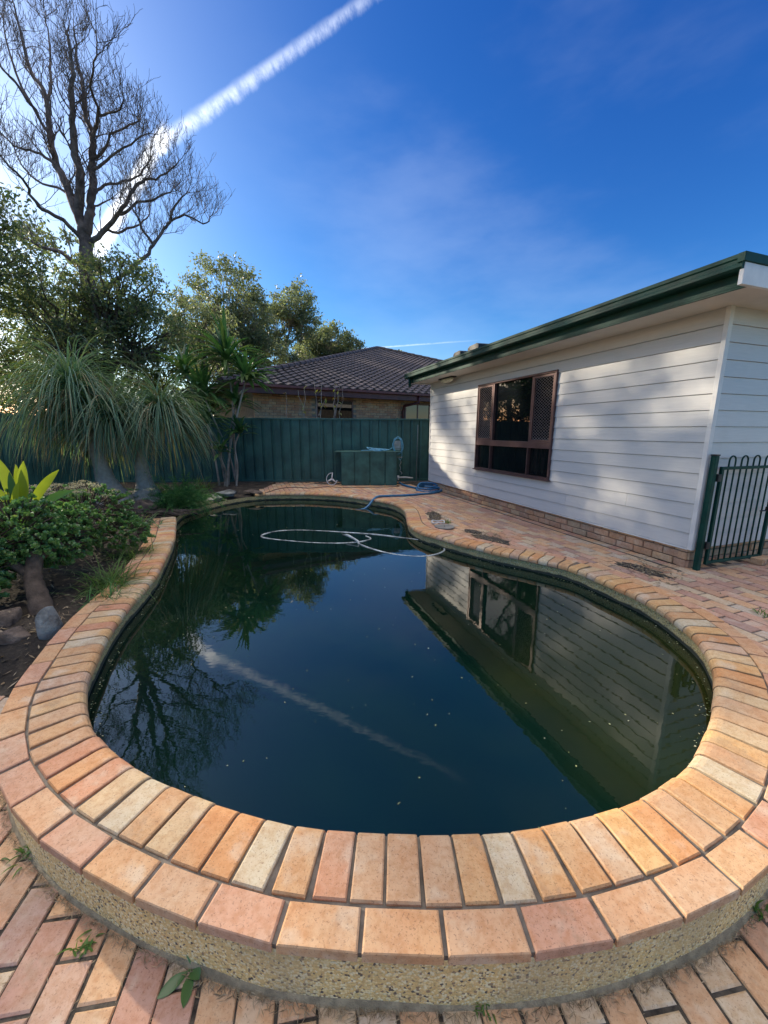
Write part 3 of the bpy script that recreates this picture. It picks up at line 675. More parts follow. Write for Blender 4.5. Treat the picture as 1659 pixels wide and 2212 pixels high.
pole = tag(MB.build((lambda m: (m.tube([(.93, 11.34, .0), (.94, 11.35, .8), (.955, 11.36, 1.62)], .012, 6), m)[1])(MB()), 'garden_stake', mSteel), 'thin pale stake leaning on the green fence near the house corner', 'stake')

# ------------------------------------------------------------------ pump box and gear
box = thing('pump_box', 'low green timber pump box with a flat lid against the back fence', 'pump box', (-.4, 10.9, 0))
bw = MB(); bx0, bx1, by0, by1 = -1.16, .34, 10.55, 11.22
for (x0, x1) in ((-1.14, -.80), (-.79, -.39), (-.375, .02), (.035, .33)):
    bp = MB(); bp.box(((x0+x1)/2, by0+.01, .445), (x1-x0, .02, .87)); bev(bp.build('front_board', mGreenF2, box), .003)
for xx in (-1.145, .335):
    bp = MB(); bp.box((xx, (by0+by1)/2+.02, .445), (.02, by1-by0, .87)); bp.build('side_panel', mGreenF2, box)
bp = MB(); bp.box(((bx0+bx1)/2-.04, by1-.2, .895), (bx1-bx0+.28, by1-by0+.18-.0, .022)); bev(bp.build('box_lid', mGreenF2, box), .004)
bp = MB(); bp.box((-.4, 11.1, .44), (1.4, .02, .86)); bp.build('back_panel', mGreenF2, box)
def spath(ctrl, n=12):
    C_ = np.array(ctrl, float); out = []
    for i in range(len(C_)-1):
        p0, p1, p2, p3 = C_[max(i-1, 0)], C_[i], C_[i+1], C_[min(i+2, len(C_)-1)]
        for t in np.linspace(0, 1, n, endpoint=False):
            out.append(.5*((2*p1)+(-p0+p2)*t+(2*p0-5*p1+4*p2-p3)*t*t+(-p0+3*p1-3*p2+p3)*t**3))
    out.append(C_[-1]); return np.array(out)
m = MB(); r_ = random.Random(3); ct = [(-.62, 10.7, .925)]
for k in range(16): ct.append((-.55+.72*((k*.37) % 1)+r_.uniform(-.06, .06), 10.72+r_.uniform(-.1, .22), .925+.012*(k % 3)+(.06 if k in (6, 11) else 0)))
ct += [(.1, 10.8, .94), (.22, 10.8, 1.0)]
m.tube(spath(ct, 8), .011, 6); tag(m.build('hose_pile', mHoseL, None, True), 'pale blue thin hose lying tangled on the pump box lid', 'hose')
rl = thing('hose_hanger', 'grey wall hanger bracket beside the right end of the pump box', 'hose hanger', (.36, 11.0, .9))
m = MB(); m.box((.36, 11.14, 1.05), (.20, .02, .26)); m.box((.36, 11.08, .99), (.22, .12, .02)); m.box((.36, 11.04, 1.08), (.03, .2, .03)); bev(m.build('hanger_bracket', mSteel, rl), .003)
m = MB(); m.tube([(.26, 11.0, .98), (.26, 11.0, 1.1), (.46, 11.0, 1.1), (.46, 11.0, .98)], .008, 6); m.build('hanger_arm', mSteel, rl); m = MB(); m.tube([(.34, 10.9, .74), (.5, 10.9, .74)], .012, 6); m.build('hanger_bar', mSteel, rl)
m = MB(); ct = []
for k in range(34):
    a = k*pi/4; rr_ = .12+.03*sin(k*1.7); ct.append((.38+rr_*cos(a)*1.0, 10.94+.03*sin(k*.9), 1.08+(.19+.03*cos(k*2.1))*sin(a)-(.06 if sin(a) < 0 else 0)))
ct += [(.49, 10.92, .8), (.45, 10.93, .66), (.40, 10.93, .72)]
m.tube(spath(ct, 5), .009, 6); tag(m.build('looped_hose', mHoseL, None, True), 'pale blue hose looped over the grey hanger beside the pump box', 'hose')
m = MB(); m.tube(spath([(.43, 10.95, .7), (.47, 10.94, .6), (.43, 10.94, .52), (.46, 10.94, .44), (.44, 10.95, .36), (.50, 10.96, .3), (.47, 10.96, .26)], 6), .006, 5)
tag(m.build('power_cable', mPlasW, None, True), 'pale cable dangling down from the hose hanger to the pipe', 'cable')
m = MB(); m.tube([(.38, 10.85, .17), (.43, 10.86, .185), (.6, 10.9, .185), (.8, 10.95, .16)], .022, 8); m.tube([(.385, 10.85, .12), (.385, 10.85, .24)], .034, 10); tag(m.build('white_pipe', mPlasW, None, True), 'short white plastic pipe end beside the pump box near the ground', 'pipe')
# blue pool hose: coil on the paving and down into the water
m = MB(); ct = [(.42, 10.75, .06), (.50, 10.55, .03), (.62, 10.25, .025), (.78, 9.98, .022)]
cc = (1.1, 9.72)
for k in range(23):
    a = pi*.85-k*2*pi/8; rr_ = .30-.045*(k//8)+.02*sin(k*1.3); ct.append((cc[0]+rr_*cos(a), cc[1]+rr_*.85*sin(a), .03+.052*min(2, k//8)+.03*sin(a)))
ct += [(1.40, 9.55, .08), (1.36, 9.38, .03), (1.15, 9.12, .024), (.85, 8.93, .024), (.5, 8.75, .024), (.2, 8.68, .024), (-.02, 8.58, .03), (-.14, 8.45, .04), (-.23, 8.30, .0), (-.32, 8.17, -.10), (-.42, 8.05, -.16), (-.6, 7.95, -.175)]
m.tube(spath(ct, 6), .026, 8); tag(m.build('blue_vacuum_hose', mHoseB, None, True), 'thick blue vacuum hose coiled on the bricks and trailing into the pool', 'hose')
m = MB(); ct = [(-.62, 5.74, -.10), (-.55, 5.66, -.085), (-.46, 5.56, -.10), (-.36, 5.42, -.115), (-.22, 5.24, -.125), (-.02, 5.05, -.136), (.2, 4.92, -.150), (.45, 4.86, -.158), (.62, 4.90, -.152), (.74, 4.99, -.143), (.82, 5.12, -.142), (.82, 5.26, -.155), (.72, 5.48, -.158), (.5, 5.66, -.164), (.2, 5.80, -.163), (-.1, 5.93, -.163), (-.5, 6.05, -.161), (-1., 6.17, -.152), (-1.4, 6.22, -.146), (-1.72, 6.15, -.140), (-1.88, 5.93, -.133), (-1.86, 5.78, -.137), (-1.7, 5.68, -.15), (-1.4, 5.58, -.155), (-1.0, 5.48, -.146), (-.6, 5.46, -.150), (-.33, 5.54, -.150), (-.2, 5.70, -.146), (-.28, 5.86, -.155)]
hz = spath(ct, 10); rad = np.full(len(hz), .019); rad[:12] = np.linspace(.012, .030, 12); rad[12:40] = np.linspace(.030, .019, 28)
rad += .0012*np.sin(np.arange(len(hz))*2.1)
hz[30:, 2] = -.1535+.004*np.sin(np.arange(len(hz)-30)*.11+1); rad *= .62; m.tube(hz, rad, 10); tag(m.build('white_suction_hose', mHoseW, None, True), 'white pool cleaner hose floating in loops on the dark water', 'hose')
m = MB(); m.tube(spath([(-2.78, 9.02, -.16), (-2.77, 9.09, .0), (-2.72, 9.3, .024), (-2.6, 9.9, .012), (-2.3, 10.1, .012), (-1.9, 9.95, .012), (-1.5, 10.2, .012), (-1.0, 10.05, .012), (-.5, 10.12, .012), (.1, 10.2, .012), (.4, 10.35, .012), (.34, 10.5, .012)], 8), .008, 5)
tag(m.build('black_cord', mBlack, None, True), 'thin black cord snaking over the bricks and into the pool', 'cord')
wh = thing('valve_handwheel', 'white three-spoked round wheel leaning against the left of the pump box', 'wheel', (-1.42, 10.62, .15))
m = MB(); wc = np.array([-1.42, 10.62, .165]); ring = [wc+np.array([.145*cos(a), .03*sin(a), .16*sin(a)]) for a in np.linspace(pi*.42, pi*.42+pi*1.52, 26)]
m.tube(ring, .012, 6); m.build('wheel_rim', mPlasW, wh, True)
for a in (1.45, 3.6, 5.7):
    m = MB(); m.tube([wc, wc+np.array([.145*cos(a), .03*sin(a), .16*sin(a)])], [.03, .012], 6); m.build('wheel_spoke', mPlasW, wh, True)
# skimmer lid + basket ring + bed patches
sk = thing('skimmer_cover', 'round grey skimmer cover set into the brick pool edge', 'cover', (.92, 5.80, 0))
def disc(mb, c, r, z0, z1, k=28): mb.prism([(c[0]+r*cos(t), c[1]+r*sin(t)) for t in np.arange(k)*2*pi/k], z0, z1)
m = MB(); disc(m, (.92, 5.80), .15, .006, .024); bev(m.build('lid_plate', mGreyL, sk), .004); m = MB(); disc(m, (.92, 5.80), .012, .024, .030, 10); m.build('lid_knob', mBlack, sk)
m = MB(); m.tube([(.86+.10*cos(t), 6.07+.10*sin(t), .03+.01*sin(3*t)) for t in np.linspace(0, 2*pi, 24)], .010, 6)
tag(m.build('skimmer_basket', mPlasW, None, True), 'white plastic basket ring lying in the dirt beside the round grey cover', 'basket')
def blob(mb, c, r, z, n=22, seed=0, hgt=.012, asp=1., rot=0):
    rr = random.Random(seed); V = [(c[0], c[1], z+hgt)]
    for j, f in ((0, .6), (1, 1.0)):
        for k in range(n):
            t = k*2*pi/n; q = r*f*(1+.22*rr.uniform(-1, 1)); x, y = q*cos(t), q*sin(t)*asp
            V.append((c[0]+x*cos(rot)-y*sin(rot), c[1]+x*sin(rot)+y*cos(rot), z+hgt*(.8 if f < 1 else -.6)))
    mb.add(V, [(0, 1+k, 1+(k+1) % n) for k in range(n)]+[(1+k, 1+n+k, 1+n+(k+1) % n, 1+(k+1) % n) for k in range(n)])
m = MB(); blob(m, (.88, 6.75), .30, .004, seed=21, asp=.42, rot=1.7, hgt=.010); blob(m, (1.45, 5.15), .30, .006, seed=2, asp=.45, rot=-.9); blob(m, (1.3, 5.55), .16, .006, seed=6, asp=.6, rot=-.9); blob(m, (2.75, 3.95), .28, .004, seed=3, asp=.4, rot=-1.1, hgt=.007); blob(m, (-1.5, 10.9), .5, .004, seed=5, asp=.3, hgt=.008); blob(m, (.7, 11.), .5, .004, seed=9, asp=.4)
blob(m, (.86, 6.45), .22, .004, seed=12, asp=.5, rot=1.5, hgt=.006)
struct(m.build('soil_patches', mSoilD))

# ------------------------------------------------------------------ litter (stuff)
def litter(name, pts, size, mat, flat=.35, asp=.18):
    n = len(pts); th_ = rng.uniform(0, 2*pi, n); L = size*rng.uniform(.4, 1.3, n); w = L*asp*rng.uniform(.6, 1.6, n); ti = rng.normal(0, flat, n)
    dx = np.c_[np.cos(th_), np.sin(th_), np.sin(ti)]*L[:, None]/2; dy = np.c_[-np.sin(th_), np.cos(th_), rng.normal(0, .3, n)]*w[:, None]/2
    P = np.stack([pts-dx, pts+dy, pts+dx, pts-dy], 1); mb = MB(); mb.quads(P); return tag(mb.build(name, mat), kind='stuff')
n = 9000; P = np.c_[rng.uniform(-6.5, -1.6, n), rng.uniform(2.2, 8.5, n)]; P = P[is_garden(P)]; d = pdist(P); P = P[d > .36]; litter('leaf_litter', np.c_[P, gz_(P)+.012], .06, mStraw)
# litter against the foot of the pool wall and in the joints of the lower paving
ll = rng.uniform(L_ST+3.5, L_ST+10.5, 5500); off = .342+np.abs(rng.normal(0, .014, len(ll))); P = np.array([pe(a, o) for a, o in zip(ll, off)]); litter('wall_foot_debris', np.c_[P, -.229+rng.uniform(0, .008, len(P))], .024, mStraw, .3, .07)
n = 2600; P = np.c_[rng.uniform(-3, 3, n), rng.uniform(.4, 2, n)]; P = P[pdist(P) > .36]
rot = radians(98); Uv = np.array([cos(rot), sin(rot)]); Vv = np.array([-sin(rot), cos(rot)]); v = (P@Vv+5)/.118; v = np.round(v)*.118-5; P2 = (P@Uv)[:, None]*Uv+v[:, None]*Vv+rng.normal(0, .003, P.shape)
litter('joint_debris', np.c_[P2, np.full(len(P2), -.229)], .022, mStraw, .1, .10)
n = 900; P = np.c_[rng.uniform(-3, 4.5, n), rng.uniform(2.4, 11, n)]; P = P[(pdist(P) > .35) & deckdom(P)]; litter('deck_leaf_bits', np.c_[P, np.full(len(P), .006)], .035, mStraw, .1, .35)
P = np.r_[np.c_[rng.normal(1.42, .13, 500), rng.normal(5.2, .2, 500)], np.c_[rng.normal(.88, .08, 300), rng.normal(6.5, .25, 300)], np.c_[rng.normal(2.8, .15, 350), rng.normal(3.9, .18, 350)]]; P = P[pdist(P) > .36]; litter('soil_patch_debris', np.c_[P, np.full(len(P), .014)], .04, mStraw, .2, .3)
n = 520; P = np.c_[rng.uniform(-3.4, 2.3, n), rng.uniform(1.2, 9, n)]; P = P[pdist(P) < -.05]; e1 = rng.uniform(0, PL[-1], 900); P = np.r_[P, np.array([pe(a, -abs(rng.normal(-.005, .03))) for a in e1])]; litter('floating_leaves', np.c_[P, np.full(len(P), -.1475)], .012, leafmat('floating_bits', [(.5, .45, .3), (.3, .34, .15), (.6, .6, .5)], .2), .02, .45)

# ------------------------------------------------------------------ vegetation
def leaves_at(C, size, droop=0., asp=.45, hang=0.):
    n = len(C); d = rng.normal(size=(n, 3)); d[:, 2] -= hang; d /= np.linalg.norm(d, axis=1)[:, None]
    e_ = rng.normal(size=(n, 3)); e_ -= d*(e_*d).sum(1)[:, None]; e_ /= np.linalg.norm(e_, axis=1)[:, None]
    L = size*rng.uniform(.6, 1.4, n)[:, None]; w = L*asp
    return np.stack([C, C+d*L*.5+e_*w*.5, C+d*L, C+d*L*.5-e_*w*.5], 1)
def limb(mb, a, b, r0, r1, wob=.1, n=7, k=6, lift=0.):
    a, b = np.array(a, float), np.array(b, float); L = np.linalg.norm(b-a); t = np.linspace(0, 1, n)[:, None]
    P = a+(b-a)*t; P += np.r_[[[0, 0, 0]], rng.normal(0, wob*L/n, (n-2, 3)), [[0, 0, 0]]]; P[:, 2] += lift*L*np.sin(t[:, 0]*pi)
    mb.tube(P, np.linspace(r0, r1, n), k, False); return P
def tree(name, label, base, fork, ells, nc, per, lsize, lm, bm, r0=.2, group=None, clump=.45, cat='tree', hang=.3, squash=.7, thin=1.):
    t = thing(name, label, cat, base, group or {'eucalyptus_tree': 'eucalypts standing beyond the back fence', 'dense_fig_tree': 'dense dark trees beyond the side fence', 'garden_tree': 'leafy trees in the gardens beyond the fences'}[name]); tk = MB(); fo = MB()
    limb(tk, base, fork, r0, r0*.7, .12, 8, 8)
    for (c, rad, wgt) in ells:
        c = np.array(c, float); rad = np.array(rad, float)
        mid = np.array(fork)*.35+c*.65-np.array([0, 0, rad[2]*.3]); limb(tk, fork, mid, r0*.55, r0*.3, .25, 8, 6)
        m_ = int(nc*wgt); D_ = rng.normal(size=(m_, 3)); D_ /= np.linalg.norm(D_, axis=1)[:, None]; q = rng.uniform(.25, 1, m_)**.45
        CC = c+D_*q[:, None]*rad
        for i, cc_ in enumerate(CC):
            if i % 2 == 0: limb(tk, mid+rng.normal(0, .15, 3), cc_, r0*.16, .012, .3, 6, 4)
            cr = clump*rng.uniform(.5, 1.35); k = int(per*rng.uniform(.5, 1.4)*thin)
            o = rng.normal(size=(k, 3)); o /= np.linalg.norm(o, axis=1)[:, None]; o *= (rng.uniform(.1, 1, k)**.5)[:, None]*cr; o[:, 2] *= squash
            fo.quads(leaves_at(cc_+o, lsize, hang=hang, asp=.42))
    tk.build('trunk', bm, t, True); fo.build('crown', lm, t); return t

tree('eucalyptus_tree', 'tall eucalypt with a domed olive crown behind the strap-leaf clump', (-8.6, 22, -.3), (-8.4, 22, 4.6), [((-8.2, 22, 8.2), (2.0, 1.8, 1.8), 1), ((-10.2, 22.5, 7.2), (1.7, 1.5, 1.5), .7), ((-6.8, 21.8, 7.0), (1.2, 1.3, 1.5), .6), ((-8.8, 22, 5.4), (2.9, 1.5, 1.4), .9), ((-6.4, 22, 5.6), (1.2, 1.2, 1.1), .4)], 135, 62, .15, mLEuc, mBarkE, .2, clump=.42)
tree('eucalyptus_tree', 'slender pale-trunked eucalypt left of the neighbour roof ridge', (-6.5, 26, -.3), (-6.2, 26, 6.6), [((-5.6, 26, 9.0), (1.4, 1.4, 1.4), 1), ((-7.0, 26, 7.9), (1.2, 1.2, 1.3), .6), ((-4.9, 26, 8.0), (.9, 1.1, 1.1), .5), ((-6.4, 26.3, 6.2), (2.3, 1.2, 1.2), .8)], 100, 54, .17, mLEuc, mBarkE, .17, clump=.42, thin=.85)
tree('eucalyptus_tree', 'rounded low eucalypt crown rising just over the brown tiled roof', (-3.9, 30, -.3), (-3.8, 30, 5.4), [((-3.8, 30, 7.7), (1.6, 1.5, 1.2), 1), ((-5.3, 30, 7.0), (1.3, 1.2, 1.1), .7), ((-2.5, 30, 7.0), (1.0, 1.2, 1.0), .6), ((-4.6, 30, 5.9), (2.4, 1.2, 1.1), .9)], 100, 62, .19, mLEuc, mBarkE, .17, clump=.45)
tree('eucalyptus_tree', 'small distant treetop peeping above the neighbour roof ridge', (.9, 36, -.3), (.9, 36, 6), [((.9, 36, 7.5), (.95, 1, .75), 1)], 40, 70, .2, mLEuc, mBarkE, .15, clump=.4)
# dense dark tree behind the bare tree
tree('dense_fig_tree', 'dense dark-leaved tree around the foot of the bare tree', (-8.0, 12.1, -.3), (-8.2, 12.1, 3.2), [((-7.6, 12.1, 5.3), (1.45, .9, .9), 1), ((-9.6, 12.3, 4.7), (1.5, .9, 1.0), .8), ((-6.9, 12.0, 4.1), (1.2, .9, .9), .8), ((-8.6, 12.0, 3.6), (1.8, .9, 1.0), .9)], 105, 62, .10, mLDark, mBark, .24, clump=.45, hang=.1)
tree('dense_fig_tree', 'leafy branch end of a big tree at the left edge of the sky', (-13.3, 11.2, -.3), (-12.6, 11.2, 4.6), [((-10.6, 11.2, 6.9), (1.6, 1.2, .75), .7), ((-10.7, 11.4, 5.6), (1.5, 1.2, .85), .8), ((-12.4, 11.4, 6.6), (1.6, 1.4, 1.2), 1), ((-12.0, 11.2, 4.6), (1.6, 1.3, .9), .6)], 62, 70, .12, mLDark, mBark, .22, clump=.42, hang=.1)
tree('garden_tree', 'bright-leaved low tree beyond the side fence at far left', (-13.2, 16.0, -.3), (-13.2, 16.0, 2.2), [((-13.4, 16.0, 3.9), (2.6, 1.4, 1.3), 1), ((-15.5, 17, 4.9), (2., 1.4, 1.6), .8)], 80, 60, .13, mLWarm, mBark, .16, clump=.42)
tree('garden_tree', 'bright-leaved shrubby tree between the ponytail palms and the back fence', (-8.7, 13.0, -.3), (-8.6, 13.0, 1.6), [((-8.4, 13.2, 2.9), (1.9, .9, .9), 1), ((-6.7, 13.4, 2.7), (1.2, .8, 1.0), .7), ((-10.8, 13.2, 2.8), (1.5, .9, .8), .7)], 75, 65, .10, mLWarm, mBark, .12, clump=.36)
tree('garden_tree', 'thin olive-leaved tree between the dark tree and the tall eucalypt', (-7.5, 17.5, -.3), (-7.6, 17.5, 3.2), [((-7.6, 17.5, 5.4), (1.5, 1.2, 1.2), 1), ((-7.2, 17.4, 3.8), (1.5, 1.2, 1.1), .8)], 75, 60, .13, mLEuc, mBark, .13, clump=.4)
# trees of the next garden, out of frame on the left: they shade the yard
for (lab, x, y, z, rx, rz, nc_) in [('tall gum past the left edge, nearest the camera of the far gums', -18.8, 10.8, 6.6, 2.8, 2.1, 50), ('tall gum at the very left edge of the view behind the side fence', -17.0, 15.2, 10.2, 2.6, 2.0, 34), ('gum whose thin crown stands behind the bare tree', -14.8, 19.0, 8.3, 2.5, 1.9, 40), ('broad gum farthest left, well out past the side fence', -20.6, 7.0, 6.8, 2.7, 2.0, 60)]:
    tree('eucalyptus_tree', lab, (x, y, -.3), (x, y, z*.5), [((x, y, z), (rx, rx*.9, rz), 1), ((x+.8, y-1., z-2.6), (rx*.9, rx*.8, rz*.7), .6)], nc_, 80, .2, mLEuc, mBarkE, .22, clump=.6)

# bare tree -------------------------------------------------------------
LM = {'T': [[-9.3, -.3], [-9.25, 1.6], [-9.19, 3.84], [-9.04, 5.16], [-8.98, 5.91], [-8.91, 6.63], [-8.88, 7.28]], 'A': [[-8.88, 7.28], [-8.97, 7.72], [-8.77, 8.61], [-8.85, 9.07], [-8.8, 9.81], [-8.74, 10.47], [-8.63, 11.07], [-8.59, 11.59], [-8.6, 12.03]],
'B': [[-8.83, 7.16], [-8.63, 7.64], [-8.54, 7.92], [-8.41, 8.81], [-8.28, 9.56], [-8.4, 10.07], [-8.37, 10.64], [-8.43, 11.28], [-8.42, 12.1]], 'B2': [[-8.28, 9.56], [-8.0, 10.14], [-8.17, 10.75], [-7.95, 11.35], [-7.83, 11.9]],
'C': [[-8.95, 7.56], [-9.25, 8.5], [-9.41, 8.88], [-9.47, 9.55], [-9.44, 10.5], [-9.75, 11.17], [-9.88, 12.03], [-9.94, 12.63]], 'D': [[-9.41, 8.88], [-9.84, 9.18], [-10.42, 9.33], [-10.87, 9.7], [-11.1, 10.28]],
'E': [[-9.46, 9.48], [-9.95, 10.5], [-10.26, 11.58], [-10.29, 12.26]], 'E2': [[-9.48, 10.28], [-9.27, 10.78], [-9.18, 11.28], [-9.11, 11.93], [-9.12, 12.4]], 'E3': [[-9.73, 10.07], [-10.16, 10.78], [-10.57, 11.27], [-10.84, 12.03]],
'F': [[-8.74, 6.88], [-8.28, 7.24], [-7.77, 7.68], [-7.4, 8.15], [-7.0, 8.5], [-6.46, 8.58], [-5.89, 9.0]], 'G': [[-8.46, 8.15], [-8.12, 8.39], [-7.35, 8.5], [-6.82, 8.89], [-6.57, 9.56]], 'H': [[-8.4, 8.73], [-7.94, 9.03], [-7.24, 9.41], [-6.64, 9.67]],
'H2': [[-8.38, 9.0], [-8.0, 9.26], [-7.77, 9.63], [-7.04, 9.93], [-6.94, 10.04]], 'H3': [[-8.28, 9.56], [-8.01, 10.07], [-7.52, 10.18], [-7.27, 10.5]], 'I': [[-9.1, 4.9], [-8.7, 5.45], [-7.9, 6.01], [-7.29, 6.43], [-6.88, 6.84], [-6.41, 7.37], [-5.89, 7.65], [-5.33, 7.41], [-5.09, 7.61]],
'I2': [[-6.88, 6.84], [-7.15, 7.29], [-7.32, 7.72], [-7.52, 7.88]], 'I3': [[-6.41, 7.37], [-6.09, 7.88], [-5.75, 8.2]], 'J': [[-8.95, 6.96], [-9.5, 7.52], [-10.12, 7.84], [-10.37, 8.42], [-10.77, 8.88], [-11.13, 9.25]], 'K': [[-9.07, 6.18], [-9.64, 6.63], [-10.08, 6.75], [-10.71, 7.04], [-11.13, 7.24], [-11.54, 7.63]],
'M': [[-7.77, 7.64], [-7.2, 7.92], [-6.37, 8.16], [-6.13, 8.31]], 'N': [[-8.28, 7.24], [-7.74, 7.2], [-7.08, 7.45], [-6.85, 7.84]], 'O': [[-8.96, 7.96], [-9.38, 8.27], [-10.05, 8.5], [-10.45, 8.95], [-10.56, 9.55]]}
R0_ = dict(T=(.22, .17), A=(.14, .02), B=(.13, .02), C=(.12, .018), F=(.08, .015), I=(.075, .012), J=(.065, .012), K=(.07, .012))
bt = thing('bare_tree', 'tall leafless dead tree with many fine upswept twigs against the sky', 'tree', (-9.3, 13, -.3))
tk = MB(); tw = MB()
def twig(p, d, L, r, lev):
    n = 5; P = [p]; q = np.array(p); dd = np.array(d)
    for i in range(n):
        dd = dd+rng.normal(0, .19, 3)+np.array([0, 0, .15]); dd /= np.linalg.norm(dd); q = q+dd*L/n; P.append(q)
    tw.tube(P, np.linspace(r, max(r*.4, .0035), n+1), 4 if lev < 2 else 3, False)
    if lev < 3:
        for i in range(2, n+1):
            for _ in range(2 if lev < 2 else 1):
                if rng.uniform() < .60:
                    x = rng.normal(size=3)*np.array([1, .7, .5]); x[2] += .35; x /= np.linalg.norm(x); nd = dd*.8+x*.75; nd /= np.linalg.norm(nd)
                    twig(P[i], nd, L*rng.uniform(.45, .75), max(r*.5, .0042), lev+1)
ALLP = []
for k, pts in sorted(LM.items(), key=lambda kv: (kv[0] != 'T', len(kv[0]) > 1, kv[0] in 'GHM')):
    c = np.array(pts); yo = 0 if k == 'T' else rng.normal(0, 1); n_ = len(c)
    y = 13+np.linspace(0, yo if k not in 'AB' else yo*.3, n_)
    if ALLP:
        Q = np.concatenate(ALLP); j0 = int(np.argmin((Q[:, 0]-c[0, 0])**2+(Q[:, 2]-c[0, 1])**2)); y = Q[j0, 4]+(y-13)
    P = spath(np.c_[c[:, 0], y, c[:, 1]], 4); r0, r1 = R0_.get(k, (.045, .012)); ALLP.append(np.c_[P[:, 0], P[:, 1], P[:, 2], P[:, 1]*0, P[:, 1]])
    f_ = P[:, 1]/13; P[:, 0] *= f_; P[:, 2] = (P[:, 2]-1.43)*f_+1.43
    P[1:-1] += rng.normal(0, .018, (len(P)-2, 3))
    rad = np.linspace(r0, r1, len(P)); (tk if k != 'z' else tw).tube(P, rad, 7, False)
    if k == 'T': continue
    D = np.gradient(P, axis=0); D /= np.linalg.norm(D, axis=1)[:, None]
    for i in range(2, len(P)):
        fr_ = i/len(P)
        for _ in range(2 if fr_ > .45 else 1):
            if rng.uniform() < (.45 if fr_ < .3 else .8):
                x = rng.normal(size=3)*np.array([1, .7, .4]); x[2] += .3; x /= np.linalg.norm(x); nd = D[i]*.6+x*.8; nd /= np.linalg.norm(nd)
                twig(P[i], nd, rng.uniform(.5, 1.0)*(1.15-.45*fr_), max(.009, rad[i]*.28), 1)
    twig(P[-1], D[-1], .6, .012, 1)
tk.build('trunk', mBarkD, bt, True); tw.build('twigs', mBarkD, bt)

# ponytail palms --------------------------------------------------------
def pony_head(mb, mbd, c, n, L, seed, spread=1.):
    r = np.random.default_rng(seed); c = np.array(c)
    for i in range(n):
        a = r.uniform(0, 2*pi); el = r.uniform(-.35, 1.45); l_ = L*r.uniform(.7, 1.2); seg = 9
        if cos(a+.92) > .80 and el < .55: l_ *= .62
        p = c+r.normal(0, .03, 3)-np.array([0, 0, r.uniform(0, .25)]); v = np.array([cos(a)*cos(el), sin(a)*cos(el), sin(el)]); P = [p]
        g = r.uniform(.17, .30)*(1+.35*max(el, 0))
        for k in range(seg): v = v+np.array([0, 0, -g]); v = v/np.linalg.norm(v); v += r.normal(0, .025, 3); p = p+v*l_/seg; P.append(p)
        w = np.array([.020, .022, .020, .018, .016, .014, .012, .009, .006, .003])*r.uniform(.8, 1.25)
        (mb if r.uniform() > (.07 if el > .5 else .5) else mbd).ribbon(P, w, fold=.5)
def pony(label, base, path, rads, heads):
    t = thing('ponytail_palm', label, 'palm', base); m = MB(); P = spath(path, 6); m.tube(P, np.interp(np.linspace(0, 1, len(P)), np.linspace(0, 1, len(rads)), rads)*(1+.05*rng.normal(size=len(P))), 14); m.build('trunk', mBarkP, t, True)
    a, b = MB(), MB()
    for j, (c, n, L) in enumerate(heads): pony_head(a, b, c, n, L, int(100*abs(c[0])))
    a.build('leaf_mop', mLPony, t); b.build('dry_leaves', mLPonyD, t)
pony('largest ponytail palm with pale swollen trunk and grey green drooping mop', (-4.85, 7.0, .1), [(-4.85, 7.0, .0), (-4.9, 7.0, .22), (-5.0, 7.03, .5), (-5.1, 7.08, .85), (-5.2, 7.1, 1.2), (-5.35, 7.15, 1.7), (-5.45, 7.2, 2.0)], [.42, .30, .17, .12, .10, .09, .08], [((-5.5, 7.2, 2.2), 950, 1.6), ((-5.9, 7.6, 1.7), 380, 1.0)])
pony('smaller ponytail palm nearer the pool with brown hanging dry leaves', (-4.45, 7.3, .1), [(-4.45, 7.3, .0), (-4.46, 7.3, .2), (-4.5, 7.33, .5), (-4.55, 7.4, .9), (-4.4, 7.5, 1.4), (-4.2, 7.55, 1.7)], [.40, .26, .14, .10, .08, .07], [((-4.15, 7.55, 1.85), 720, 1.3), ((-4.85, 7.15, 1.72), 620, 1.25)])

# strap-leaf clump (cordyline) ------------------------------------------
cd = thing('strap_leaf_plant', 'tall clump of cane stems topped with glossy green strap leaves', 'plant', (-4.1, 10.2, 0))
lv = MB()
for j, (x, y, z, n, L) in enumerate([(-3.87, 10.2, 3.28, 52, .92), (-4.95, 10.25, 2.95, 36, .78), (-3.40, 10.1, 2.8, 42, .80), (-4.5, 10.15, 2.4, 54, .85), (-4.55, 10.3, 1.75, 34, .6), (-3.65, 10.1, 1.5, 20, .4), (-3.75, 10.3, 2.2, 26, .55), (-4.1, 10.0, 1.1, 18, .35)]):
    m = MB(); bx = -4.08+.22*cos(j*2.4)+.05*(j % 2); by = 10.2+.15*sin(j*2.4)
    P = spath([(bx, by, -.02), (bx*.8+x*.2+rng.normal(0, .03), by, z*.35), (bx*.4+x*.6+rng.normal(0, .04), y, z*.7), (x, y, z-.1)], 6); m.tube(P, np.linspace(.028, .018, len(P)), 7); m.build('stem', mBarkE, cd, True)
    for i in range(int(n*1.5)):
        a = rng.uniform(0, 2*pi); el = rng.uniform(.1, 1.45); l_ = L*rng.uniform(.75, 1.3); v = np.array([cos(a)*cos(el), sin(a)*cos(el), sin(el)]); p = np.array([x, y, z])+rng.normal(0, .02, 3)-np.array([0, 0, rng.uniform(0, .22)]); Q = [p]
        for k in range(6): v = v+np.array([0, 0, -.17]); v /= np.linalg.norm(v); p = p+v*l_/6; Q.append(p)
        lv.ribbon(Q, np.array([.03, .07, .105, .11, .095, .055, .004])*rng.uniform(.7, 1.1), fold=.35)
lv.build('leaves', mLCord, cd)
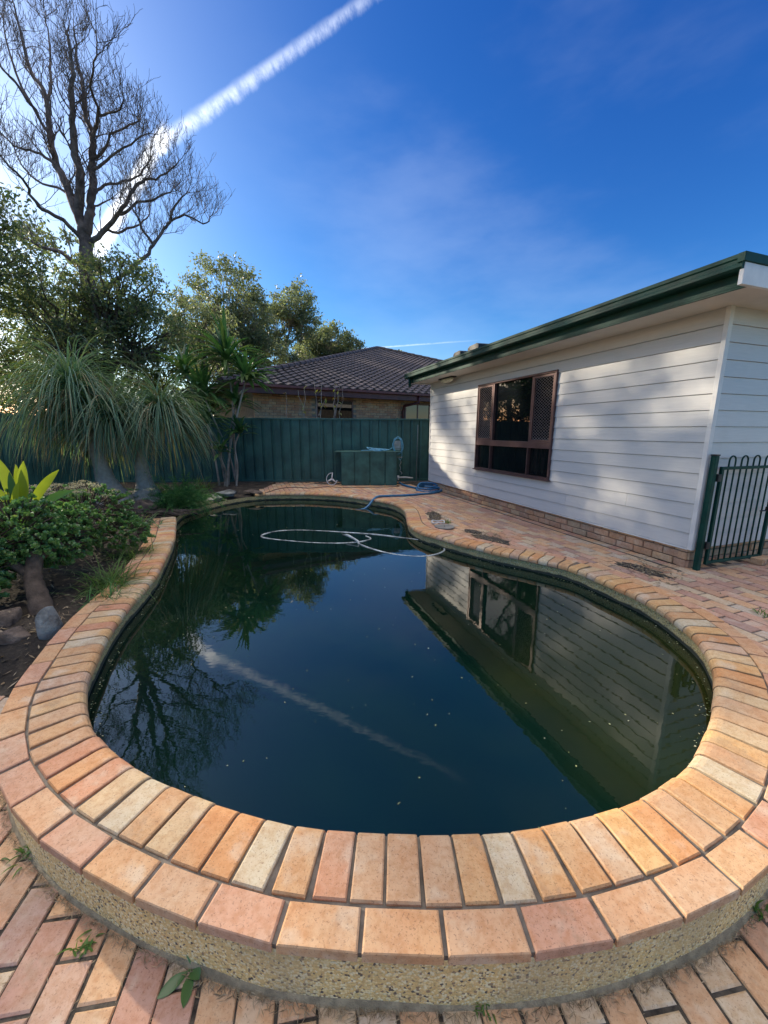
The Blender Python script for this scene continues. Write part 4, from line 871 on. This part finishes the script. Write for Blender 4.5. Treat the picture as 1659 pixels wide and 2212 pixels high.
# fern bush
fn = thing('fern_bush', 'feathery green fern bush spilling over the far left pool edge', 'bush', (-3.9, 7.35, 0)); m = MB(); ms = MB()
for i in range(230):
    a = rng.uniform(0, 2*pi); el = rng.uniform(.1, 1.35); v = np.array([cos(a)*cos(el), sin(a)*cos(el), sin(el)]); p = np.array([-3.95, 7.4, .08])+rng.normal(0, .14, 3)*np.array([1.3, 1, .3]); Q = [p]; L = rng.uniform(.4, .8)
    for k in range(7): v = v+np.array([0, 0, -.19]); v /= np.linalg.norm(v); p = p+v*L/7; Q.append(p)
    Q = np.array(Q); ms.tube(Q, .003, 3, False); k = 90; tt = rng.uniform(.2, 1, k)*7; i0 = np.minimum(tt.astype(int), 6); f = (tt-i0)[:, None]; C = Q[i0]*(1-f)+Q[i0+1]*f; m.quads(leaves_at(C, .045, asp=.14))
m.build('fronds', mLFern, fn); ms.build('stem', mLFern, fn)
dg = tag(MB.build((lambda mb: ([mb.tube([(-3.9+rng.normal(0, .12), 6.72+rng.normal(0, .06), .05), (-3.9+rng.normal(0, .25), 6.7+rng.normal(0, .12), .07), (-3.75+rng.normal(0, .3), 6.65+rng.normal(0, .12), .03)], .006, 4) for _ in range(60)], mb)[1])(MB()), 'dead_frond_pile', mBark), 'pile of dark dead fronds lying at the far end of the left coping', 'frond pile')

# succulent bushes -------------------------------------------------------
def jade(label, base, ells, n, seed, trunk):
    t = thing('succulent_bush', label, 'bush', base); r = np.random.default_rng(seed); m = MB(); b = MB()
    for P in trunk: P_ = spath(P[0], 6); b.tube(P_, np.linspace(P[1], P[2], len(P_))*(1+.06*rng.normal(size=len(P_))), 10)
    for c, rad, w in ells:
        k = int(n*w); D_ = r.normal(size=(k, 3)); D_ /= np.linalg.norm(D_, axis=1)[:, None]; C = np.array(c)+D_*(r.uniform(.45, 1, k)**.35*np.where(r.uniform(size=k) < .22, r.uniform(1.0, 1.25, k), 1))[:, None]*np.array(rad)
        for cc_ in C:
            b.tube([cc_-(cc_-np.array(c))*.35, cc_], .006, 4, False)
            for j in range(8):      # rosette of rounded fleshy leaves
                a = j*2.4+r.uniform(0, .4); el = .15+.16*j; v = np.array([cos(a)*cos(el), sin(a)*cos(el), sin(el)]); v = v+(cc_-np.array(c))*.6; v /= np.linalg.norm(v)
                sd = np.cross(v, r.normal(size=3)); sd /= np.linalg.norm(sd); L = r.uniform(.026, .042)*1.15; w_ = L*.36; o = cc_
                up = np.cross(sd, v)
                V = [o, o+v*L*.35+sd*w_*.8, o+v*L*.75+sd*w_, o+v*L, o+v*L*.75-sd*w_, o+v*L*.35-sd*w_*.8, o+v*L*.6+up*.006]
                m.add(V, [(0, 1, 6), (1, 2, 6), (2, 3, 6), (3, 4, 6), (4, 5, 6), (5, 0, 6)])
    b.build('stem', mBarkJ, t, True); m.build('leaves', mLJade, t); return t
jade('dense round-leaved green succulent bush with thick bare trunk at the left', (-2.86, 3.07, .0), [((-3.24, 3.35, .52), (.38, .40, .30), 1), ((-3.02, 3.45, .42), (.26, .28, .22), .5), ((-3.45, 3.1, .40), (.4, .35, .32), .7), ((-3.22, 3.8, .46), (.36, .36, .26), .8), ((-3.5, 3.6, .5), (.4, .4, .35), .6), ((-3.42, 2.95, .26), (.34, .3, .26), .6)], 460, 5, [([(-2.80, 2.98, -.06), (-2.86, 3.04, .08), (-2.95, 3.12, .22), (-3.0, 3.25, .42)], .085, .05), ([(-2.95, 3.12, .22), (-3.2, 3.15, .38), (-3.4, 3.15, .45)], .04, .02), ([(-2.97, 3.2, .35), (-2.85, 3.35, .45)], .035, .02)])
jb = jade('succulent bush topped with dry flower heads in front of the ponytail trunk', (-3.45, 4.6, .0), [((-3.55, 4.6, .46), (.5, .42, .32), 1), ((-3.1, 4.5, .25), (.3, .3, .2), .4), ((-4.1, 4.7, .4), (.45, .4, .32), .6)], 340, 9, [([(-3.45, 4.6, -.02), (-3.5, 4.6, .15), (-3.55, 4.6, .3)], .05, .03)])
m = MB()
for i in range(46):
    c = np.array([-3.6+rng.normal(0, .34), 4.4+rng.normal(0, .22), .80+rng.uniform(-.07, .05)]); C = c+rng.normal(0, 1, (60, 3))*np.array([.025, .025, .007]); m.quads(leaves_at(C, .012, asp=.8)); m.tube([c-np.array([0, 0, .12]), c], .002, 3, False)
m.build('flower_heads', mFlower, jb)
# broad yellow backlit leaves
br = thing('broad_leaf_plant', 'upright broad yellow green leaves glowing above the succulent bush', 'plant', (-3.45, 3.65, .5)); 
for (dx, dy, dz, L, w, col) in [(-.13, .0, 1, .48, .095, mLBrom), (.10, .02, 1, .46, .085, mLBrom), (-.0, -.03, 1, .36, .06, mLCord), (.45, .02, .75, .5, .07, mLBrom), (.75, .0, .55, .46, .06, mLJade), (-.4, 0, .8, .3, .06, mLBrom), (.25, -.1, .9, .3, .05, mLBrom), (-.05, .05, 1, .42, .07, mLBrom)]:
    v = np.array([dx, dy, dz]); v /= np.linalg.norm(v); p = np.array([-3.42+dx*.15, 3.62+dy, .70]); Q = [p]; m = MB()
    for k in range(8): v = v+np.array([dx*.06, 0, -.03]); v /= np.linalg.norm(v); p = p+v*L/8; Q.append(p)
    m.ribbon(Q, np.array([.3, .55, .8, .97, 1, .95, .8, .5, .05])*w*1.15, up=(.25, -1, 0), fold=.25); m.build('leaf', col, br, True)
# grass tufts and weeds
def tuft(name, label, c, n, L, mat, sp=.5, w=.008, cat='plant', group=None, par=None):
    m = MB()
    for i in range(n):
        a = rng.uniform(0, 2*pi); el = rng.uniform(.5, 1.5) if sp < 1 else rng.uniform(.1, 1.2); v = np.array([cos(a)*cos(el), sin(a)*cos(el), sin(el)]); p = np.array(c)+rng.normal(0, .011 if name == 'weed' else .02, 3)*np.array([1, 1, 0])*sp*4; Q = [p]; l_ = L*rng.uniform(.5, 1.1)
        for k in range(5): v = v+np.array([0, 0, -.2]); v /= np.linalg.norm(v); p = p+v*l_/5; Q.append(p)
        m.ribbon(Q, np.array([.7, 1, 1, .8, .5, .05])*w, fold=.3)
    return tag(m.build(name, mat), label, cat, group or ('weeds growing in the paving joints' if name == 'weed' else 'grassy tufts in the garden bed'))
tuft('grass_tuft', 'green grassy tuft spilling from the succulent trunk towards the coping', (-2.62, 3.55, -.01), 260, .42, mLGrass, 1.2)
tuft('grass_tuft', 'bright feathery weed tuft beside the left coping bricks', (-2.42, 3.25, -.02), 200, .2, mLFern, 1., .006)
tuft('grass_tuft', 'sparse grass clump behind the succulent bush near the coping', (-2.95, 4.4, -.01), 140, .4, mLGrass, 1.2)
tuft('grass_tuft', 'broad-leaved aloe-like tuft at the foot of the ponytail palms', (-3.7, 5.8, .0), 60, .38, mLCord, 1.3, .02)
tuft('grass_tuft', 'dark strappy tuft beside the cane stems at the back fence', (-4.55, 9.7, .0), 160, .55, mLDark, 1.4, .02)
tuft('weed', 'small green weed in the joint at the bottom left paving', (-.98, .97, -.23), 22, .045, mLGrass, .35, .007)
tuft('weed', 'small green weed rooted at the pool wall by the right end', (1.32, 1.08, -.23), 26, .06, mLGrass, .5, .008)
tuft('weed', 'tiny green weed at the foot of the pebbled wall near the bottom centre', (.30, .835, -.23), 16, .035, mLGrass, .4, .006)
tuft('weed', 'low weed growing between the deck bricks at the right', (3.05, 2.9, .0), 26, .07, mLGrass, .9, .01)
tuft('weed', 'green tuft growing at the edge of the skimmer soil patch', (1.02, 6.1, .0), 40, .09, mLGrass, .9, .008)
tuft('weed', 'sprawling weed at the left end of the pebbled wall', (-1.4, 1.28, -.23), 26, .06, mLGrass, .8, .009)
dl = thing('dandelion_weed', 'broad-leaved green weed sprouting against the pebbled pool wall', 'weed', (-.60, .94, -.23))
for (a, L, el) in ((1.9, .085, 1.1), (.6, .07, 1.0), (3.9, .10, .25), (4.9, .09, .2), (5.6, .05, .5)):
    m = MB(); v = np.array([cos(a)*cos(el), sin(a)*cos(el), sin(el)]); p = np.array([-.60, .92, -.228]); Q = [p]
    for k in range(7): v = v+np.array([0, 0, -.07]); v /= np.linalg.norm(v); p = p+v*L/7; p[2] = max(p[2], -.226); Q.append(p.copy())
    m.ribbon(Q, np.array([.15, .2, .6, .9, 1, .9, .6, .05])*.032, up=(.2, -.3, 1), fold=.3); m.build('leaf', mLJade, dl, True)
# sparse shrub behind the fence
ss = thing('sparse_shrub', 'nearly bare shrub with a few yellowing leaves over the back fence', 'shrub', (-1.9, 12.3, -.3)); m = MB(); lf = MB()
for (a, b) in [((-1.99, 1.0), (-2.11, 2.9)), ((-1.95, 1.6), (-1.9, 2.85)), ((-1.51, .6), (-1.25, 2.7)), ((-1.51, 1.6), (-1.51, 2.85)), ((-2.31, .6), (-2.4, 2.7)), ((-1.5, 1.9), (-1.33, 2.75)), ((-2.0, 1.9), (-1.75, 2.4)), ((-2.9, .5), (-3.0, 2.6)), ((-2.35, 1.5), (-2.6, 2.65))]:
    P = limb(m, (a[0], 12.3, a[1]), (b[0], 12.3+rng.normal(0, .1), b[1]), .018, .007, .12, 7, 5)
    for k in range(5):
        p = P[rng.integers(3, 7)]; v = rng.normal(size=3); v[2] -= .6; v /= np.linalg.norm(v); L = rng.uniform(.1, .18); lf.ribbon([p, p+v*L*.5, p+v*L], [.02, .07, .005], fold=.2)
m.build('stem', mBarkE, ss, True); lf.build('leaves', mLYel, ss)
# rocks
def rock(label, c, r, seed, mat, sq=.7):
    rr = np.random.default_rng(seed); import bmesh
    bm = bmesh.new(); bmesh.ops.create_icosphere(bm, subdivisions=4, radius=1)
    k = rr.normal(size=(6, 3)); ph = rr.uniform(0, 6, 6); pk = rr.normal(size=(9, 3)); pk /= np.linalg.norm(pk, axis=1)[:, None]; pd = rr.uniform(.6, .85, 9)
    for v in bm.verts:
        p = np.array(v.co); f = 1+sum(.10*sin(2.2*(p@k[i])+ph[i]) for i in range(6))
        p = p*f
        for i in range(9):
            kk = pk[i]; dd_ = p@kk
            if dd_ > pd[i]: p = p-kk*(dd_-pd[i])*.85
        v.co = Vector(p*np.array(r)*1.15)
    me = bpy.data.meshes.new('garden_rock'); bm.to_mesh(me); bm.free(); me.materials.append(mat); me.polygons.foreach_set('use_smooth', [True]*len(me.polygons))
    o = bpy.data.objects.new('garden_rock', me); COL.objects.link(o); o.location = c; o.rotation_euler = (0, 0, rr.uniform(0, 3)); return tag(o, label, 'rock', 'rocks along the garden bed')
rock('upright grey rock against the left coping', (-2.46, 2.66, .02), (.07, .10, .12), 1, mRock)
rock('dark brown rock left of the upright grey rock', (-2.68, 2.60, -.04), (.10, .07, .08), 2, mRockB)
rock('brownish stone under the succulent trunk', (-2.95, 2.82, -.02), (.14, .09, .09), 3, mRockB)
rock('flat pale rock lying across the far left pool edge', (-3.55, 8.75, .05), (.26, .16, .07), 4, mRock)
rock('small pale rock low at the pool edge by the fern', (-3.62, 8.35, .0), (.2, .13, .07), 5, mRock)
rock('flat brown rock where the far bullnose bricks begin', (-3.08, 9.15, .04), (.24, .14, .05), 6, mRockB)
rock('rough stone half buried at the base of the large ponytail', (-4.3, 6.9, .08), (.3, .2, .12), 7, mRockB)

# ------------------------------------------------------------------ neighbour house
na = np.array([.86, .51, 0]); na /= np.linalg.norm(na); nn_ = np.array([-na[1], na[0], 0]); NE = np.array([-4.7, 11.7, 0])
nb = thing('neighbour_house', 'brick house with dark brown tiled roof and maroon fascia behind the fence', 'house', (0, 18, -.3))
def nbp(u, n, z): p = NE+na*u-nn_*n; return (p[0], p[1], z)     # n towards us
def nbox(mb, u0, u1, n0, n1, z0, z1): mb.box(nbp((u0+u1)/2, (n0+n1)/2, (z0+z1)/2), (u1-u0, n1-n0, z1-z0), ax=[[*na[:2], 0], [-nn_[0], -nn_[1], 0], [0, 0, 1]])
wins = [(3.12, 4.52, 1.2, 2.53), (6.74, 7.95, 1.3, 2.50)]
def sk_(a, b, z): return any(b > w0 and a < w1 and z+.05 > z0 and z+.02 < z1 for w0, w1, z0, z1 in wins)
brickwall(nbp, 1.05, 12.5, -.3, 34, -.60, skip=sk_).build('brick_wall', mNbB, nb)
m = MB(); nbox(m, 1.07, 12.5, -.85, -.625, -.3, 2.75); nbox(m, 1.07, 1.3, -9.5, -.85, -.3, 2.75); m.build('wall_core', mMortN, nb)
for (a, b, c, d) in wins:
    m = MB()
    for (x0, x1, z0, z1) in ((a, b, c, c+.05), (a, b, d-.05, d), (a, a+.05, c+.05, d-.05), (b-.05, b, c+.05, d-.05), ((a+b)/2-.02, (a+b)/2+.02, c+.05, d-.05)): nbox(m, x0, x1, -.62, -.585, z0, z1)
    o = m.build('window', mBronze, nb); p = MB(); nbox(p, a+.04, b-.04, -.612, -.606, c+.04, d-.04); q = p.build('pane', mBlackG, nb); q.parent = o
m = MB(); nbox(m, .3, 12.8, -.60, -.01, 2.60, 2.62); m.build('soffit', mMaroon, nb)
m = MB(); nbox(m, .3, 12.8, -.01, .015, 2.56, 2.76); m.build('fascia', mMaroon, nb)
m = MB(); nbox(m, .3, 12.8, .015, .13, 2.735, 2.83); bev(m.build('gutter', mMaroon, nb), .015)
m = MB(); m.tube([nbp(6.95, .05, 2.74), nbp(6.95, .05, 2.5), nbp(6.6, -.45, 2.38), nbp(6.6, -.52, 2.2), nbp(6.6, -.53, 0)], .05, 8); m.build('downpipe', mMaroon, nb, True)
# roof: apex seen above the fence
npt = math.atan2(4.1, 12.0); nup = nn_*cos(npt)+np.array([0, 0, sin(npt)]); RO = np.array(nbp(0, .10, 2.80)); HL = 12.0; SL = HL/cos(npt)
m = MB(); tile_face(m, RO, na, nup, 17, SL*.999, lambda u, v: u > v*cos(npt)*1.0 and u < 24-v*cos(npt)*1.0, .32, .34, .05, .035)
ap = np.array(nbp(12, .1-12, 2.8+4.1)); e0 = np.array(nbp(0, .1, 2.78)); e1 = np.array(nbp(24, .1, 2.78)); e2 = np.array(nbp(24, .1-24, 2.78)); e3 = np.array(nbp(0, .1-24, 2.78))
m.add([e0, e1, e2, e3, ap-np.array([0, 0, .03])], [(0, 1, 4), (1, 2, 4), (2, 3, 4), (3, 0, 4)]); rfn = m.build('tiled_roof', mTile, nb)
m = MB()
for (q, nseg) in ((e0, 34), (e1, 34)):
    for k in range(nseg):
        a, b = q+(ap-q)*k/nseg, q+(ap-q)*(k+1.12)/nseg; up_ = np.array([0, 0, .05]); m.tube([a+up_, b+up_*1.0], [.13, .105], 8)
hipo = m.build('ridge_caps', mTile, nb); hipo.parent = rfn
# farther houses' hint / hedge line beyond to close the horizon
tree('garden_tree', 'low leafy screen of shrubbery far behind the back fence at left', (-13, 21, -.3), (-13, 21, 1.4), [((-13, 21, 2.6), (4.5, 1.2, 1.6), 1), ((-19, 19, 3.), (3.5, 1.5, 2.), .8)], 110, 55, .2, mLWarm, mBark, .15, clump=.6)
